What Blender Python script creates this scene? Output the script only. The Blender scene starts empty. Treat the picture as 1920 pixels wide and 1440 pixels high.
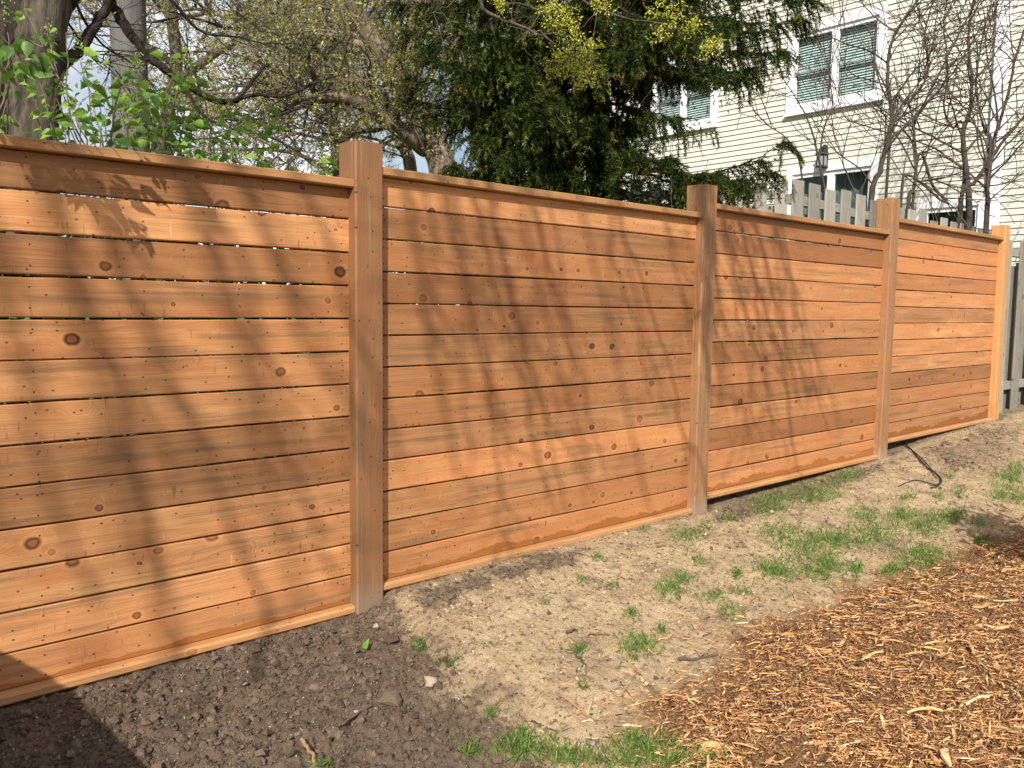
import bpy, math, random
import numpy as np

SC = bpy.context.scene
rn = np.random.RandomState(11)
random.seed(5)
A = np.array

# ------------------------------------------------------------------ camera
FPX = 1579.15                                   # focal length in pixels of the 1920 wide frame
CAM = A([0.0, -3.2207, 1.60])
RV = A([0.7474861, -0.66416754, 0.01208316])
UV_ = A([0.04992141, 0.07430386, 0.99598534])
WV = A([0.66239896, 0.74388199, -0.08869728])
from mathutils import Matrix, Vector
cd = bpy.data.cameras.new('camera'); cam = bpy.data.objects.new('camera', cd)
SC.collection.objects.link(cam)
cd.sensor_width = 36.0; cd.lens = FPX / 1920 * 36.0; cd.clip_start = 0.05; cd.clip_end = 2000
cam.matrix_world = Matrix(((RV[0], UV_[0], -WV[0], CAM[0]), (RV[1], UV_[1], -WV[1], CAM[1]),
                           (RV[2], UV_[2], -WV[2], CAM[2]), (0, 0, 0, 1)))
SC.camera = cam

# ------------------------------------------------------------------ light
SUN = A([1.19, 1.0, -1.07])                     # way the sunlight travels
EL = math.atan2(1.07, math.hypot(1.19, 1.0))
AZ = math.atan2(-1.19, -1.0)
sd = bpy.data.lights.new('sun', 'SUN'); so = bpy.data.objects.new('sun', sd); SC.collection.objects.link(so)
sd.energy = 5.0; sd.angle = math.radians(0.5); sd.color = (1.0, 0.96, 0.885)
so.rotation_euler = Vector(SUN).to_track_quat('-Z', 'Y').to_euler()
W = bpy.data.worlds.new('World'); SC.world = W; W.use_nodes = True
nt = W.node_tree; nt.nodes.clear()
wo = nt.nodes.new('ShaderNodeOutputWorld'); bg = nt.nodes.new('ShaderNodeBackground')
sky = nt.nodes.new('ShaderNodeTexSky'); sky.sky_type = 'NISHITA'; sky.sun_disc = False
sky.sun_elevation = EL; sky.sun_rotation = AZ; sky.dust_density = 1.5
tcw = nt.nodes.new('ShaderNodeTexCoord'); cn = nt.nodes.new('ShaderNodeTexNoise')
cn.inputs['Scale'].default_value = 2.6; cn.inputs['Detail'].default_value = 7; cn.inputs['Roughness'].default_value = .6
cr = nt.nodes.new('ShaderNodeMapRange'); cr.inputs[1].default_value = .40; cr.inputs[2].default_value = .58
cm = nt.nodes.new('ShaderNodeMixRGB'); cm.inputs[2].default_value = (9.8, 10.0, 10.7, 1)
nt.links.new(tcw.outputs['Generated'], cn.inputs['Vector']); nt.links.new(cn.outputs['Fac'], cr.inputs[0])
nt.links.new(cr.outputs[0], cm.inputs[0]); nt.links.new(sky.outputs[0], cm.inputs[1])
nt.links.new(cm.outputs[0], bg.inputs[0]); bg.inputs[1].default_value = 0.085
nt.links.new(bg.outputs[0], wo.inputs[0])
SC.view_settings.view_transform = 'Standard'; SC.view_settings.look = 'None'
SC.view_settings.exposure = 0.38; SC.view_settings.gamma = 1.0
SC.render.engine = 'CYCLES'
SC.cycles.max_bounces = 6; SC.cycles.transparent_max_bounces = 8; SC.cycles.use_denoising = True

# ------------------------------------------------------------------ picture helpers (pixels of the 1920 x 1440 photo)
def ray(px, py): return WV + RV * ((px - 960) / FPX) - UV_ * ((py - 720) / FPX)
def onY(px, py, Y):
    d = ray(px, py); return CAM + d * ((Y - CAM[1]) / d[1])
def onX(px, py, X):
    d = ray(px, py); return CAM + d * ((X - CAM[0]) / d[0])
def dep(px, py, t): return CAM + ray(px, py) * t
def norm(v): return v / (np.linalg.norm(v) + 1e-12)

# ------------------------------------------------------------------ numpy noise
_perm = np.random.RandomState(3).permutation(512)
_grad = np.random.RandomState(4).normal(size=(512, 2)); _grad /= np.linalg.norm(_grad, axis=1)[:, None]
def perlin(x, y):
    xi = np.floor(x).astype(int); yi = np.floor(y).astype(int); xf = x - xi; yf = y - yi
    def g(ix, iy, fx, fy):
        h = _perm[(_perm[ix & 511] + iy) & 511]; gr = _grad[h]; return gr[..., 0] * fx + gr[..., 1] * fy
    u = xf ** 3 * (xf * (xf * 6 - 15) + 10); v = yf ** 3 * (yf * (yf * 6 - 15) + 10)
    a = g(xi, yi, xf, yf); b = g(xi + 1, yi, xf - 1, yf); c = g(xi, yi + 1, xf, yf - 1); d = g(xi + 1, yi + 1, xf - 1, yf - 1)
    return (a + u * (b - a)) * (1 - v) + (c + u * (d - c)) * v
def fbm(x, y, o=4, gain=.5):
    s = 0; a = 1
    for k in range(o): s = s + a * perlin(x * 2 ** k + 17.3 * k, y * 2 ** k + 9.1 * k); a *= gain
    return s
def sst(a, b, x):
    t = np.clip((x - a) / (b - a), 0, 1); return t * t * (3 - 2 * t)

# ------------------------------------------------------------------ object helpers
def link(o, parent=None):
    SC.collection.objects.link(o)
    if parent is not None: o.parent = parent
    return o
def tag(o, label=None, cat=None, group=None, kind=None):
    if label: o['label'] = label
    if cat: o['category'] = cat
    if group: o['group'] = group
    if kind: o['kind'] = kind
    return o
def thing(name, loc, label, cat, group=None):
    o = bpy.data.objects.new(name, None); o.location = Vector(loc); o.empty_display_size = .1
    link(o); return tag(o, label, cat, group)

class MB:
    def __init__(s): s.B = []
    def add(s, v, f, col=(1, 1, 1), uv=None, loc=None):
        v = np.asarray(v, float); f = np.asarray(f, int)
        c = np.asarray(col, float)
        if c.ndim == 1: c = np.tile(c, (len(f), 1))
        s.B.append((v, f, c, uv, loc))
    def build(s, name, mat, parent=None, smooth=False):
        off = A(parent_world(parent)) if parent is not None else np.zeros(3)
        me = bpy.data.meshes.new(name)
        nv = sum(len(b[0]) for b in s.B)
        V = np.concatenate([b[0] for b in s.B]) - off
        li = []; tot = []; cols = []; uvs = []; locs = []; o = 0
        hasuv = any(b[3] is not None for b in s.B)
        for v, f, c, uv, loc in s.B:
            li.append((f + o).ravel()); tot.append(np.full(len(f), f.shape[1])); cols.append(c); o += len(v)
            if hasuv:
                n = f.size
                uvs.append(uv.reshape(-1, 2) if uv is not None else np.zeros((n, 2)))
                locs.append(loc.reshape(-1, 2) if loc is not None else np.full((n, 2), 9.0))
        li = np.concatenate(li); tot = np.concatenate(tot); st = np.concatenate([[0], np.cumsum(tot)[:-1]])
        me.vertices.add(nv); me.vertices.foreach_set('co', V.astype(np.float32).ravel())
        me.loops.add(len(li)); me.loops.foreach_set('vertex_index', li.astype(np.int32))
        me.polygons.add(len(tot)); me.polygons.foreach_set('loop_start', st.astype(np.int32))
        me.polygons.foreach_set('loop_total', tot.astype(np.int32))
        me.polygons.foreach_set('use_smooth', np.full(len(tot), smooth))
        at = me.attributes.new('tone', 'FLOAT_COLOR', 'FACE')
        C = np.concatenate(cols); C = np.concatenate([C[:, :3], np.ones((len(C), 1))], 1)
        at.data.foreach_set('color', C.astype(np.float32).ravel())
        if hasuv:
            for nm, arr in (('wood', uvs), ('loc', locs)):
                ul = me.uv_layers.new(name=nm)
                ul.data.foreach_set('uv', np.concatenate(arr).astype(np.float32).ravel())
        me.update(); me.validate()
        if mat: me.materials.append(mat)
        ob = bpy.data.objects.new(name, me)
        return link(ob, parent)
def parent_world(o):
    p = A(o.location)
    while o.parent is not None:
        o = o.parent; p = p + A(o.location)
    return p

_oc = A([(-1, -1)])
def beam(mb, lo, hi, axis, ch=.003, tone=(.5, .5, 0), wav=0.0, seg=1, l0=None, v0=None):
    """chamfered timber between corners lo and hi, grain along axis (0,1,2)"""
    lo = A(lo, dtype=float); hi = A(hi, dtype=float)
    oth = [a for a in (0, 1, 2) if a != axis]; a, b = oth
    a0, a1, b0, b1 = lo[a], hi[a], lo[b], hi[b]
    c = min(ch, (a1 - a0) * .3, (b1 - b0) * .3)
    prof = A([(a0 + c, b0), (a1 - c, b0), (a1, b0 + c), (a1, b1 - c), (a1 - c, b1), (a0 + c, b1), (a0, b1 - c), (a0, b0 + c)])
    n = seg + 1; ts = np.linspace(lo[axis], hi[axis], n)
    V = np.zeros((n, 8, 3)); V[:, :, axis] = ts[:, None]; V[:, :, a] = prof[None, :, 0]; V[:, :, b] = prof[None, :, 1]
    if wav > 0:
        top = np.cumsum(rn.normal(0, wav, n)); bot = np.cumsum(rn.normal(0, wav, n))
        top -= np.linspace(top[0], top[-1], n); bot -= np.linspace(bot[0], bot[-1], n)
        isT = prof[:, 1] > (b0 + b1) / 2
        V[:, isT, b] += np.clip(top, -.0018, .0018)[:, None]; V[:, ~isT, b] += np.clip(bot, -.0018, .0018)[:, None]
    V = V.reshape(-1, 3)
    F = []
    for i in range(n - 1):
        for k in range(8):
            k2 = (k + 1) % 8; F.append((i * 8 + k, i * 8 + k2, (i + 1) * 8 + k2, (i + 1) * 8 + k))
    F = A(F)
    ru, rv = rn.randint(0, 400) * 3.17, rn.randint(0, 400) * 5.31
    U = V[:, axis] + ru; Vv = V[:, a] + V[:, b] + rv
    L0 = lo[axis] if l0 is None else l0; Z0 = lo[b] if v0 is None else v0
    LU = V[:, axis] - L0; LV = V[:, b] - Z0
    mb.add(V, F, tone, np.stack([U[F], Vv[F]], -1), np.stack([LU[F], LV[F]], -1))
    F2 = A([[0, 1, 2, 3, 4, 5, 6, 7][::-1], [(n - 1) * 8 + k for k in range(8)]])
    if axis == 1: F2 = F2[:, ::-1]
    eu = np.stack([V[:, a][F2] * .6 + ru, V[:, b][F2] * 3 + rv], -1)
    mb.add(V, F2, tone, eu, np.full(eu.shape, 9.0))

def box(mb, lo, hi, col=(1, 1, 1)):
    x0, y0, z0 = lo; x1, y1, z1 = hi
    V = A([(x0, y0, z0), (x1, y0, z0), (x1, y1, z0), (x0, y1, z0), (x0, y0, z1), (x1, y0, z1), (x1, y1, z1), (x0, y1, z1)])
    F = [(0, 3, 2, 1), (4, 5, 6, 7), (0, 1, 5, 4), (1, 2, 6, 5), (2, 3, 7, 6), (3, 0, 4, 7)]
    mb.add(V, F, col)

def tube(mb, P, R, sides=6, col=(1, 1, 1), cap=True, rough=0.0):
    P = np.asarray(P, float); n = len(P); R = np.broadcast_to(np.asarray(R, float), (n,))
    T = np.gradient(P, axis=0); T /= np.linalg.norm(T, axis=1)[:, None] + 1e-12
    ref = A([0, 0, 1.0]) if abs(T[0][2]) < .9 else A([1.0, 0, 0])
    N = np.cross(T, ref); N /= np.linalg.norm(N, axis=1)[:, None] + 1e-9; Bn = np.cross(T, N)
    an = np.arange(sides) * 2 * math.pi / sides
    rr = R[:, None] * np.ones(sides)
    if rough: rr = rr * (1 + rough * rn.normal(size=(n, sides)))
    V = P[:, None, :] + rr[:, :, None] * (np.cos(an)[None, :, None] * N[:, None, :] + np.sin(an)[None, :, None] * Bn[:, None, :])
    i = np.arange(n - 1)[:, None] * sides; k = np.arange(sides)[None, :]; k2 = (k + 1) % sides
    F = np.stack([i + k, i + k2, i + sides + k2, i + sides + k], -1).reshape(-1, 4)
    mb.add(V.reshape(-1, 3), F, col)
    if cap and sides >= 5:
        mb.add(V[-1], [list(range(sides))], col); mb.add(V[0], [list(range(sides))[::-1]], col)

def frames(D, roll=None):
    """rotation matrices whose first column is D (N,3)"""
    D = D / (np.linalg.norm(D, axis=1)[:, None] + 1e-9); n = len(D)
    ref = np.where(np.abs(D[:, 2:3]) < .95, A([[0, 0, 1.0]]), A([[1.0, 0, 0]]))
    Y = np.cross(ref, D); Y /= np.linalg.norm(Y, axis=1)[:, None] + 1e-9; Z = np.cross(D, Y)
    if roll is not None:
        c, s = np.cos(roll)[:, None], np.sin(roll)[:, None]; Y, Z = Y * c + Z * s, Z * c - Y * s
    return np.stack([D, Y, Z], -1)
def inst(mb, tv, tf, pos, M, sc, col):
    tv = np.asarray(tv, float); tf = np.asarray(tf, int); N = len(pos); k = len(tv)
    sc = np.asarray(sc, float)
    if sc.ndim == 1: sc = np.repeat(sc[:, None], 3, 1)
    V = np.einsum('nij,nkj->nki', M, tv[None] * sc[:, None, :]) + pos[:, None, :]
    F = tf[None] + (np.arange(N) * k)[:, None, None]
    c = np.repeat(np.asarray(col)[:, None, :], len(tf), 1)
    mb.add(V.reshape(-1, 3), F.reshape(-1, tf.shape[1]), c.reshape(-1, 3))

# ------------------------------------------------------------------ materials
class G:
    def __init__(s, name):
        s.m = bpy.data.materials.new(name); s.m.use_nodes = True; s.t = s.m.node_tree; s.t.nodes.clear()
        s.out = s.t.nodes.new('ShaderNodeOutputMaterial')
    def put(s, inp, v):
        if hasattr(v, 'is_linked'): s.t.links.new(v, inp)
        elif v is not None:
            if isinstance(v, (tuple, list)) and len(v) == 3 and inp.type == 'RGBA': v = (*v, 1)
            inp.default_value = v
    def n(s, ty, out=0, props=None, **kw):
        nd = s.t.nodes.new(ty)
        for k, v in (props or {}).items(): setattr(nd, k, v)
        for k, v in kw.items():
            s.put(nd.inputs[int(k[1:]) if k[0] == 'i' and k[1:].isdigit() else k.replace('_', ' ')], v)
        return nd.outputs[out]
    def ma(s, op, a, b=None, c=None):
        nd = s.t.nodes.new('ShaderNodeMath'); nd.operation = op
        for i, v in enumerate((a, b, c)):
            if v is not None: s.put(nd.inputs[i], v)
        return nd.outputs[0]
    def mix(s, f, a, b, mode='MIX'):
        nd = s.t.nodes.new('ShaderNodeMixRGB'); nd.blend_type = mode
        s.put(nd.inputs[0], f); s.put(nd.inputs[1], a); s.put(nd.inputs[2], b); return nd.outputs[0]
    def rng(s, x, a, b, c=0.0, d=1.0):
        nd = s.t.nodes.new('ShaderNodeMapRange'); nd.interpolation_type = 'SMOOTHSTEP'
        for i, v in enumerate((x, a, b, c, d)): s.put(nd.inputs[i], v)
        return nd.outputs[0]
    def xyz(s, x=0.0, y=0.0, z=0.0): return s.n('ShaderNodeCombineXYZ', i0=x, i1=y, i2=z)
    def sep(s, v):
        nd = s.t.nodes.new('ShaderNodeSeparateXYZ'); s.put(nd.inputs[0], v); return nd.outputs
    def sepc(s, v):
        nd = s.t.nodes.new('ShaderNodeSeparateColor'); s.put(nd.inputs[0], v); return nd.outputs
    def noise(s, vec, scale=1.0, detail=2.0, rough=.5, dim='3D', out=0):
        return s.n('ShaderNodeTexNoise', out, {'noise_dimensions': dim}, Vector=vec, Scale=scale, Detail=detail, Roughness=rough)
    def attr(s, nm='tone'): return s.n('ShaderNodeAttribute', 0, {'attribute_name': nm})
    def uv(s, nm): return s.n('ShaderNodeUVMap', 0, {'uv_map': nm})
    def geo(s): return s.n('ShaderNodeNewGeometry', 0)
    def bump(s, h, st=.3, dist=.01): return s.n('ShaderNodeBump', 0, Height=h, Strength=st, Distance=dist)
    def done(s, col, rough=.7, spec=.3, bump=None, trans=None, metal=0.0):
        p = s.t.nodes.new('ShaderNodeBsdfPrincipled')
        s.put(p.inputs['Base Color'], col); s.put(p.inputs['Roughness'], rough)
        s.put(p.inputs['Specular IOR Level'], spec); s.put(p.inputs['Metallic'], metal)
        if bump is not None: s.put(p.inputs['Normal'], bump)
        o = p.outputs[0]
        if trans:
            tr = s.t.nodes.new('ShaderNodeBsdfTranslucent'); s.put(tr.inputs[0], trans[1])
            mx = s.t.nodes.new('ShaderNodeMixShader'); s.put(mx.inputs[0], trans[0])
            s.t.links.new(o, mx.inputs[1]); s.t.links.new(tr.outputs[0], mx.inputs[2]); o = mx.outputs[0]
        s.t.links.new(o, s.out.inputs[0]); return s.m

def wood_mat(name, light, dark, red, weather, knot_amt=.4, line_amt=.5, green=0.0, wet=True, nails=True, rough=.62,
             weather_amt=.6, grime=None, kscale=7.0, foot=False):
    g = G(name)
    u, v, _ = g.sep(g.uv('wood')); lu, lv, _ = g.sep(g.uv('loc')); tr, tg, tb = g.sepc(g.attr())[:3]
    vn = g.t.nodes.new('ShaderNodeTexVoronoi'); vn.voronoi_dimensions = '2D'; vn.inputs['Scale'].default_value = 1.0
    wob = g.noise(g.xyz(u, v), 9.0, 2.0)
    wob2 = g.noise(g.xyz(u, v, 5.0), 34.0, 3.0, .6); wob3 = g.noise(g.xyz(u, v, 9.0), 34.0, 3.0, .6)
    kx = g.ma('ADD', g.ma('MULTIPLY', u, kscale * .8), g.ma('MULTIPLY', wob2, .07)); ky = g.ma('ADD', g.ma('MULTIPLY_ADD', v, kscale, g.ma('MULTIPLY', wob, .10)), g.ma('MULTIPLY', wob3, .07))
    g.put(vn.inputs['Vector'], g.xyz(kx, ky)); d = vn.outputs['Distance']; kc = g.sepc(vn.outputs['Color'])
    sel = g.ma('LESS_THAN', kc[2], knot_amt)
    rk = g.ma('MULTIPLY_ADD', g.ma('POWER', kc[1], 3.0), .105, .020)
    q = g.ma('DIVIDE', d, rk)
    core = g.ma('MULTIPLY', g.rng(q, 1.15, .85), sel)
    rim = g.ma('MULTIPLY', g.ma('MULTIPLY', g.rng(q, .55, .95), g.rng(q, 1.5, 1.0)), sel)
    halo = g.ma('MULTIPLY', g.rng(q, 4.2, 1.0), sel)
    # growth rings, bent round the knots
    swirl = g.ma('MULTIPLY', sel, g.ma('MULTIPLY', g.rng(d, .42, 0.0), g.ma('MULTIPLY_ADD', kc[1], 7.0, 1.5)))
    big = g.noise(g.xyz(g.ma('MULTIPLY', u, .9), g.ma('MULTIPLY', v, 7.0)), 1.0, 2.0)
    ph = g.ma('ADD', g.ma('MULTIPLY_ADD', v, 75.0, g.ma('MULTIPLY', big, 15.0)), swirl)
    saw = g.ma('FRACT', ph); line = g.ma('POWER', saw, 3.0)
    line = g.ma('MULTIPLY', line, g.rng(saw, 1.0, .93))
    lmod = g.rng(g.noise(g.xyz(g.ma('MULTIPLY', u, 1.3), g.ma('MULTIPLY', v, 5.0), 7.0), 1.0, 2.0), .35, .7)
    fib = g.noise(g.xyz(g.ma('MULTIPLY', u, 5.0), g.ma('MULTIPLY', v, 330.0)), 1.0, 3.0, .6)
    streak = g.noise(g.xyz(g.ma('MULTIPLY', u, 1.1), g.ma('MULTIPLY', v, 42.0), 3.0), 1.0, 3.0, .6)
    blot = g.noise(g.xyz(g.ma('MULTIPLY', u, 3.0), g.ma('MULTIPLY', v, 8.0), 11.0), 1.0, 4.0, .6)
    blot2 = g.noise(g.xyz(g.ma('MULTIPLY', u, 1.2), g.ma('MULTIPLY', v, 13.0), 21.0), 1.0, 5.0, .65)
    fac = g.ma('ADD', g.ma('MULTIPLY', g.ma('MULTIPLY', line, lmod), line_amt),
               g.ma('ADD', g.ma('MULTIPLY', g.ma('SUBTRACT', fib, .5), .9), g.ma('MULTIPLY', g.ma('SUBTRACT', streak, .5), 1.15)))
    fac = g.n('ShaderNodeClamp', Value=g.ma('ADD', fac, .22))
    c = g.mix(fac, light, dark)
    c = g.mix(g.ma('MULTIPLY', g.rng(blot, .45, .75), .75), c, red)
    yel = g.noise(g.xyz(g.ma('MULTIPLY', u, 2.1), g.ma('MULTIPLY', v, 11.0), 41.0), 1.0, 4.0, .6)
    c = g.mix(g.ma('MULTIPLY', g.rng(yel, .52, .72), .6), c, tuple(min(1, x * k_) for x, k_ in zip(light, (1.18, 1.3, 1.25))))
    dash = g.noise(g.xyz(g.ma('MULTIPLY', u, 70.0), g.ma('MULTIPLY', v, 11.0), 51.0), 1.0, 2.0, .5)
    dreg = g.noise(g.xyz(g.ma('MULTIPLY', u, 2.6), g.ma('MULTIPLY', v, 10.0), 61.0), 1.0, 2.0, .5)
    dm = g.ma('MULTIPLY', g.rng(dash, .63, .70), g.rng(dreg, .50, .62))
    c = g.mix(g.ma('MULTIPLY', dm, .55), c, tuple(x * .45 for x in red))
    scuff = g.ma('MULTIPLY', g.rng(dash, .36, .29), g.rng(dreg, .48, .36))
    c = g.mix(g.ma('MULTIPLY', scuff, .5), c, tuple(min(1, x * 1.45) for x in light))
    c = g.mix(g.ma('MULTIPLY', tg, .6), c, red)
    wf = g.ma('MULTIPLY', g.rng(blot2, .49, .62), g.ma('MULTIPLY', g.rng(streak, .35, .6), weather_amt))
    c = g.mix(wf, c, weather)
    c = g.mix(g.ma('MULTIPLY', halo, .35), c, red)
    c = g.mix(g.ma('MULTIPLY', g.ma('MULTIPLY', g.rng(q, 1.3, 1.6), g.rng(q, 2.4, 1.7)), g.ma('MULTIPLY', sel, .28)), c, tuple(min(1, x * 1.25) for x in light))
    kst = g.ma('MULTIPLY_ADD', kc[0], .72, .32)
    c = g.mix(g.ma('MULTIPLY', core, g.ma('MULTIPLY', kst, .9)), c, tuple(x * y_ for x, y_ in zip(red, (.42, .36, .36))))
    c = g.mix(g.ma('MULTIPLY', rim, g.ma('MULTIPLY', kst, .9)), c, tuple(x * .10 for x in red))
    # small dark flecks and pin knots
    v2 = g.t.nodes.new('ShaderNodeTexVoronoi'); v2.voronoi_dimensions = '2D'; v2.inputs['Scale'].default_value = 1.0
    g.put(v2.inputs['Vector'], g.xyz(g.ma('MULTIPLY', u, 13.0), g.ma('MULTIPLY', v, 17.0)))
    k2 = g.sepc(v2.outputs['Color'])
    pin = g.ma('MULTIPLY', g.rng(v2.outputs['Distance'], .075, .045), g.ma('LESS_THAN', k2[0], .36))
    c = g.mix(g.ma('MULTIPLY', pin, .75), c, tuple(x * .14 for x in red))
    if green:
        gs = g.noise(g.xyz(g.ma('MULTIPLY', u, .7), g.ma('MULTIPLY', v, 26.0), 5.0), 1.0, 2.0)
        gm = g.ma('MULTIPLY', g.rng(gs, .56, .68), g.ma('MULTIPLY', tg, green))
        c = g.mix(gm, c, (.25, .24, .115))
    if foot:
        fm = g.ma('MULTIPLY', g.rng(g.ma('ADD', lv, g.ma('MULTIPLY', g.noise(g.xyz(u, g.ma('MULTIPLY', v, 30.0)), 3.0), .12)), .22, .06), .75)
        c = g.mix(fm, c, (.30, .22, .15))
    if wet:
        wl = g.noise(g.xyz(g.ma('MULTIPLY', lu, 2.2), tb), 1.0, 4.0, .6)
        lim = g.ma('MULTIPLY_ADD', g.ma('MULTIPLY', g.ma('SUBTRACT', wl, .36), .62), tb, .019)
        wm = g.ma('MULTIPLY', g.rng(g.ma('SUBTRACT', lv, lim), .004, -.001), g.ma('GREATER_THAN', tb, .05))
        c = g.mix(g.ma('MULTIPLY', wm, .85), c, (.25, .088, .018))
    if nails:
        def ad(x, y): return g.ma('ABSOLUTE', g.ma('SUBTRACT', x, y))
        jit = g.ma('MULTIPLY', g.noise(g.xyz(g.ma('FLOOR', v), 1.0), 3.7), .02)
        du = g.ma('MINIMUM', g.ma('MINIMUM', ad(lu, .035), ad(lu, 2.262)), ad(lu, g.ma('ADD', jit, 1.06)))
        dv = g.ma('MINIMUM', ad(lv, .033), ad(lv, .104))
        dd = g.ma('SQRT', g.ma('ADD', g.ma('POWER', du, 2.0), g.ma('POWER', dv, 2.0)))
        c = g.mix(g.rng(dd, .0042, .0022), c, (.03, .018, .01))
    if grime:
        gm = g.rng(g.noise(g.xyz(g.ma('MULTIPLY', u, 4.0), g.ma('MULTIPLY', v, 18.0), 31.0), 1.0, 5.0, .7), .55, .72)
        c = g.mix(g.ma('MULTIPLY', gm, .7), c, grime)
    br = g.ma('MULTIPLY_ADD', tr, .76, .58)
    c = g.mix(1.0, c, g.n('ShaderNodeCombineColor', i0=br, i1=br, i2=br), 'MULTIPLY')
    h = g.ma('ADD', g.ma('MULTIPLY', fib, .5), g.ma('ADD', g.ma('MULTIPLY', line, -.35), g.ma('MULTIPLY', g.ma('ADD', rim, pin), -.8)))
    return g.done(c, rough, .28, g.bump(h, .4, .003))

M_BOARD = wood_mat('stained_boards', (.470, .226, .092), (.245, .097, .035), (.39, .142, .046), (.180, .114, .055), .60, .75)
M_RAIL = wood_mat('stained_rails', (.44, .225, .092), (.27, .120, .044), (.37, .16, .055), (.22, .135, .062), .2, .6, wet=False, nails=False)
M_POST = wood_mat('stained_posts', (.32, .165, .075), (.15, .070, .031), (.29, .122, .050), (.165, .120, .064), .16, 1.25,
                  green=.95, weather_amt=.8, wet=False, nails=False, foot=True, kscale=5.0)
M_GREY = wood_mat('weathered_boards', (.34, .315, .265), (.19, .172, .138), (.28, .24, .18), (.22, .20, .165), .2, .6, wet=False, nails=False,
                  rough=.85, grime=(.075, .07, .05))
M_POLE = wood_mat('weathered_pole', (.150, .140, .130), (.062, .057, .052), (.12, .11, .10), (.085, .08, .076), .05, .7, wet=False, nails=False,
                  rough=.9, grime=(.06, .055, .05))

def bark_mat(name, c1, c2, sc=14.0, moss=None):
    g = G(name); P = g.geo(); x, y, z = g.sep(P)
    v = g.xyz(x, y, g.ma('MULTIPLY', z, .22))
    n = g.noise(v, sc, 5.0, .65); n2 = g.noise(P, 3.0, 3.0)
    c = g.mix(g.rng(n, .35, .66), c1, c2)
    c = g.mix(g.ma('MULTIPLY', g.rng(n2, .5, .7), .5), c, moss or c1)
    return g.done(c, .9, .15, g.bump(n, .9, .03))
def tone_mat(name, rough=.8, spec=.2, trans=None, nscale=30.0, amt=.35, bump=0.0):
    g = G(name); c = g.attr(); n = g.noise(g.geo(), nscale, 3.0)
    k = g.ma('MULTIPLY_ADD', n, amt * 2, 1 - amt)
    c = g.mix(1.0, c, g.n('ShaderNodeCombineColor', i0=k, i1=k, i2=k), 'MULTIPLY')
    return g.done(c, rough, spec, g.bump(n, bump, .004) if bump else None, (trans, c) if trans else None)
M_BARK = bark_mat('grey_bark', (.030, .024, .018), (.115, .093, .068), 16.0, (.07, .062, .038))
M_BARK_D = bark_mat('dark_bark', (.014, .011, .009), (.055, .044, .034), 18.0)
M_BARK_T = bark_mat('tan_bark', (.12, .09, .06), (.30, .235, .165), 14.0)
M_TWIG = tone_mat('twigs', .8, .2, None, 25.0, .4)
M_LEAF = tone_mat('leaves', .45, .4, .35, 40.0, .25)
M_NEEDLE = tone_mat('needles', .75, .06, .14, 9.0, .45)
M_CHIP = tone_mat('wood_chips', .8, .2, None, 120.0, .35, .3)
M_CLOD = tone_mat('clods', .95, .1, None, 160.0, .5, .6)
M_GRASS = tone_mat('grass_blades', .55, .3, .3, 40.0, .25)
M_WHITE = tone_mat('white_trim', .45, .4, None, 6.0, .06)
M_RUBBER = tone_mat('black_rubber', .45, .4, None, 60.0, .25)

# ------------------------------------------------------------------ ground
_bx = A([-60, -1, .53, 1.95, 2.03, 2.12, 2.6, 3.4, 4.31, 4.39, 4.6, 5.67, 6.86, 7.16, 8.14, 9.48, 11, 14, 60.])
_bz = A([.2, .22, .232, .240, .262, .302, .318, .318, .320, .302, .318, .330, .375, .392, .462, .505, .56, .65, .8])
def gbase(X): return np.interp(X, _bx, _bz)
def gz(X, Y):
    X = np.asarray(X, float); Y = np.asarray(Y, float)
    dr = .20 * sst(0.02, 1.5, -Y) + .012 * np.clip(-Y - 1.5, 0, 6)
    # small tidy-up: soil piled against the fence between the posts
    return gbase(X) - dr + np.where(Y > .2, .15 * sst(.2, 3, Y), 0)
def at_ground(px, py):
    d = ray(px, py); t = .5
    for _ in range(60):
        p = CAM + d * t; e = p[2] - float(gz(p[0], p[1]))
        t += e * .9 / max(.05, -d[2] + .02)
        if abs(e) < 1e-4: break
    return CAM + d * t
def poly_in(P, X, Y):
    P = np.asarray(P); r = np.zeros(np.shape(X), bool); j = len(P) - 1
    for i in range(len(P)):
        c = ((P[i, 1] > Y) != (P[j, 1] > Y)) & (X < (P[j, 0] - P[i, 0]) * (Y - P[i, 1]) / (P[j, 1] - P[i, 1] + 1e-12) + P[i, 0])
        r ^= c; j = i
    return r
def gpoly(pts): return A([at_ground(*p)[:2] for p in pts])
def poly_dist(P, X, Y):
    """signed distance, negative inside"""
    d = np.full(np.shape(X), 1e9); n = len(P)
    for i in range(n):
        a = P[i]; b = P[(i + 1) % n]; ab = b - a
        t = np.clip(((X - a[0]) * ab[0] + (Y - a[1]) * ab[1]) / (ab @ ab + 1e-12), 0, 1)
        d = np.minimum(d, np.hypot(X - a[0] - t * ab[0], Y - a[1] - t * ab[1]))
    return np.where(poly_in(P, X, Y), -d, d)
P_MULCH = np.concatenate([gpoly([(1235, 1440), (1190, 1370), (1200, 1320), (1270, 1290), (1350, 1250), (1365, 1190), (1430, 1160), (1540, 1125),
                                 (1650, 1075), (1760, 1045), (1850, 1005), (1920, 985)]), A([[8.5, -1.4], [9.5, -4.5], [1.2, -4.5]])])
P_SOIL = np.concatenate([gpoly([(735, 1118), (760, 1150), (830, 1190), (845, 1260), (905, 1300), (960, 1345), (1010, 1440)]),
                         A([[1.3, -2.5], [-2, -2.5], [-2, .15], [2.0, .15]])])
P_SOIL2 = gpoly([(740, 1115), (860, 1080), (1000, 1045), (1090, 1030), (1080, 1060), (960, 1085), (880, 1110), (800, 1150)])
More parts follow.
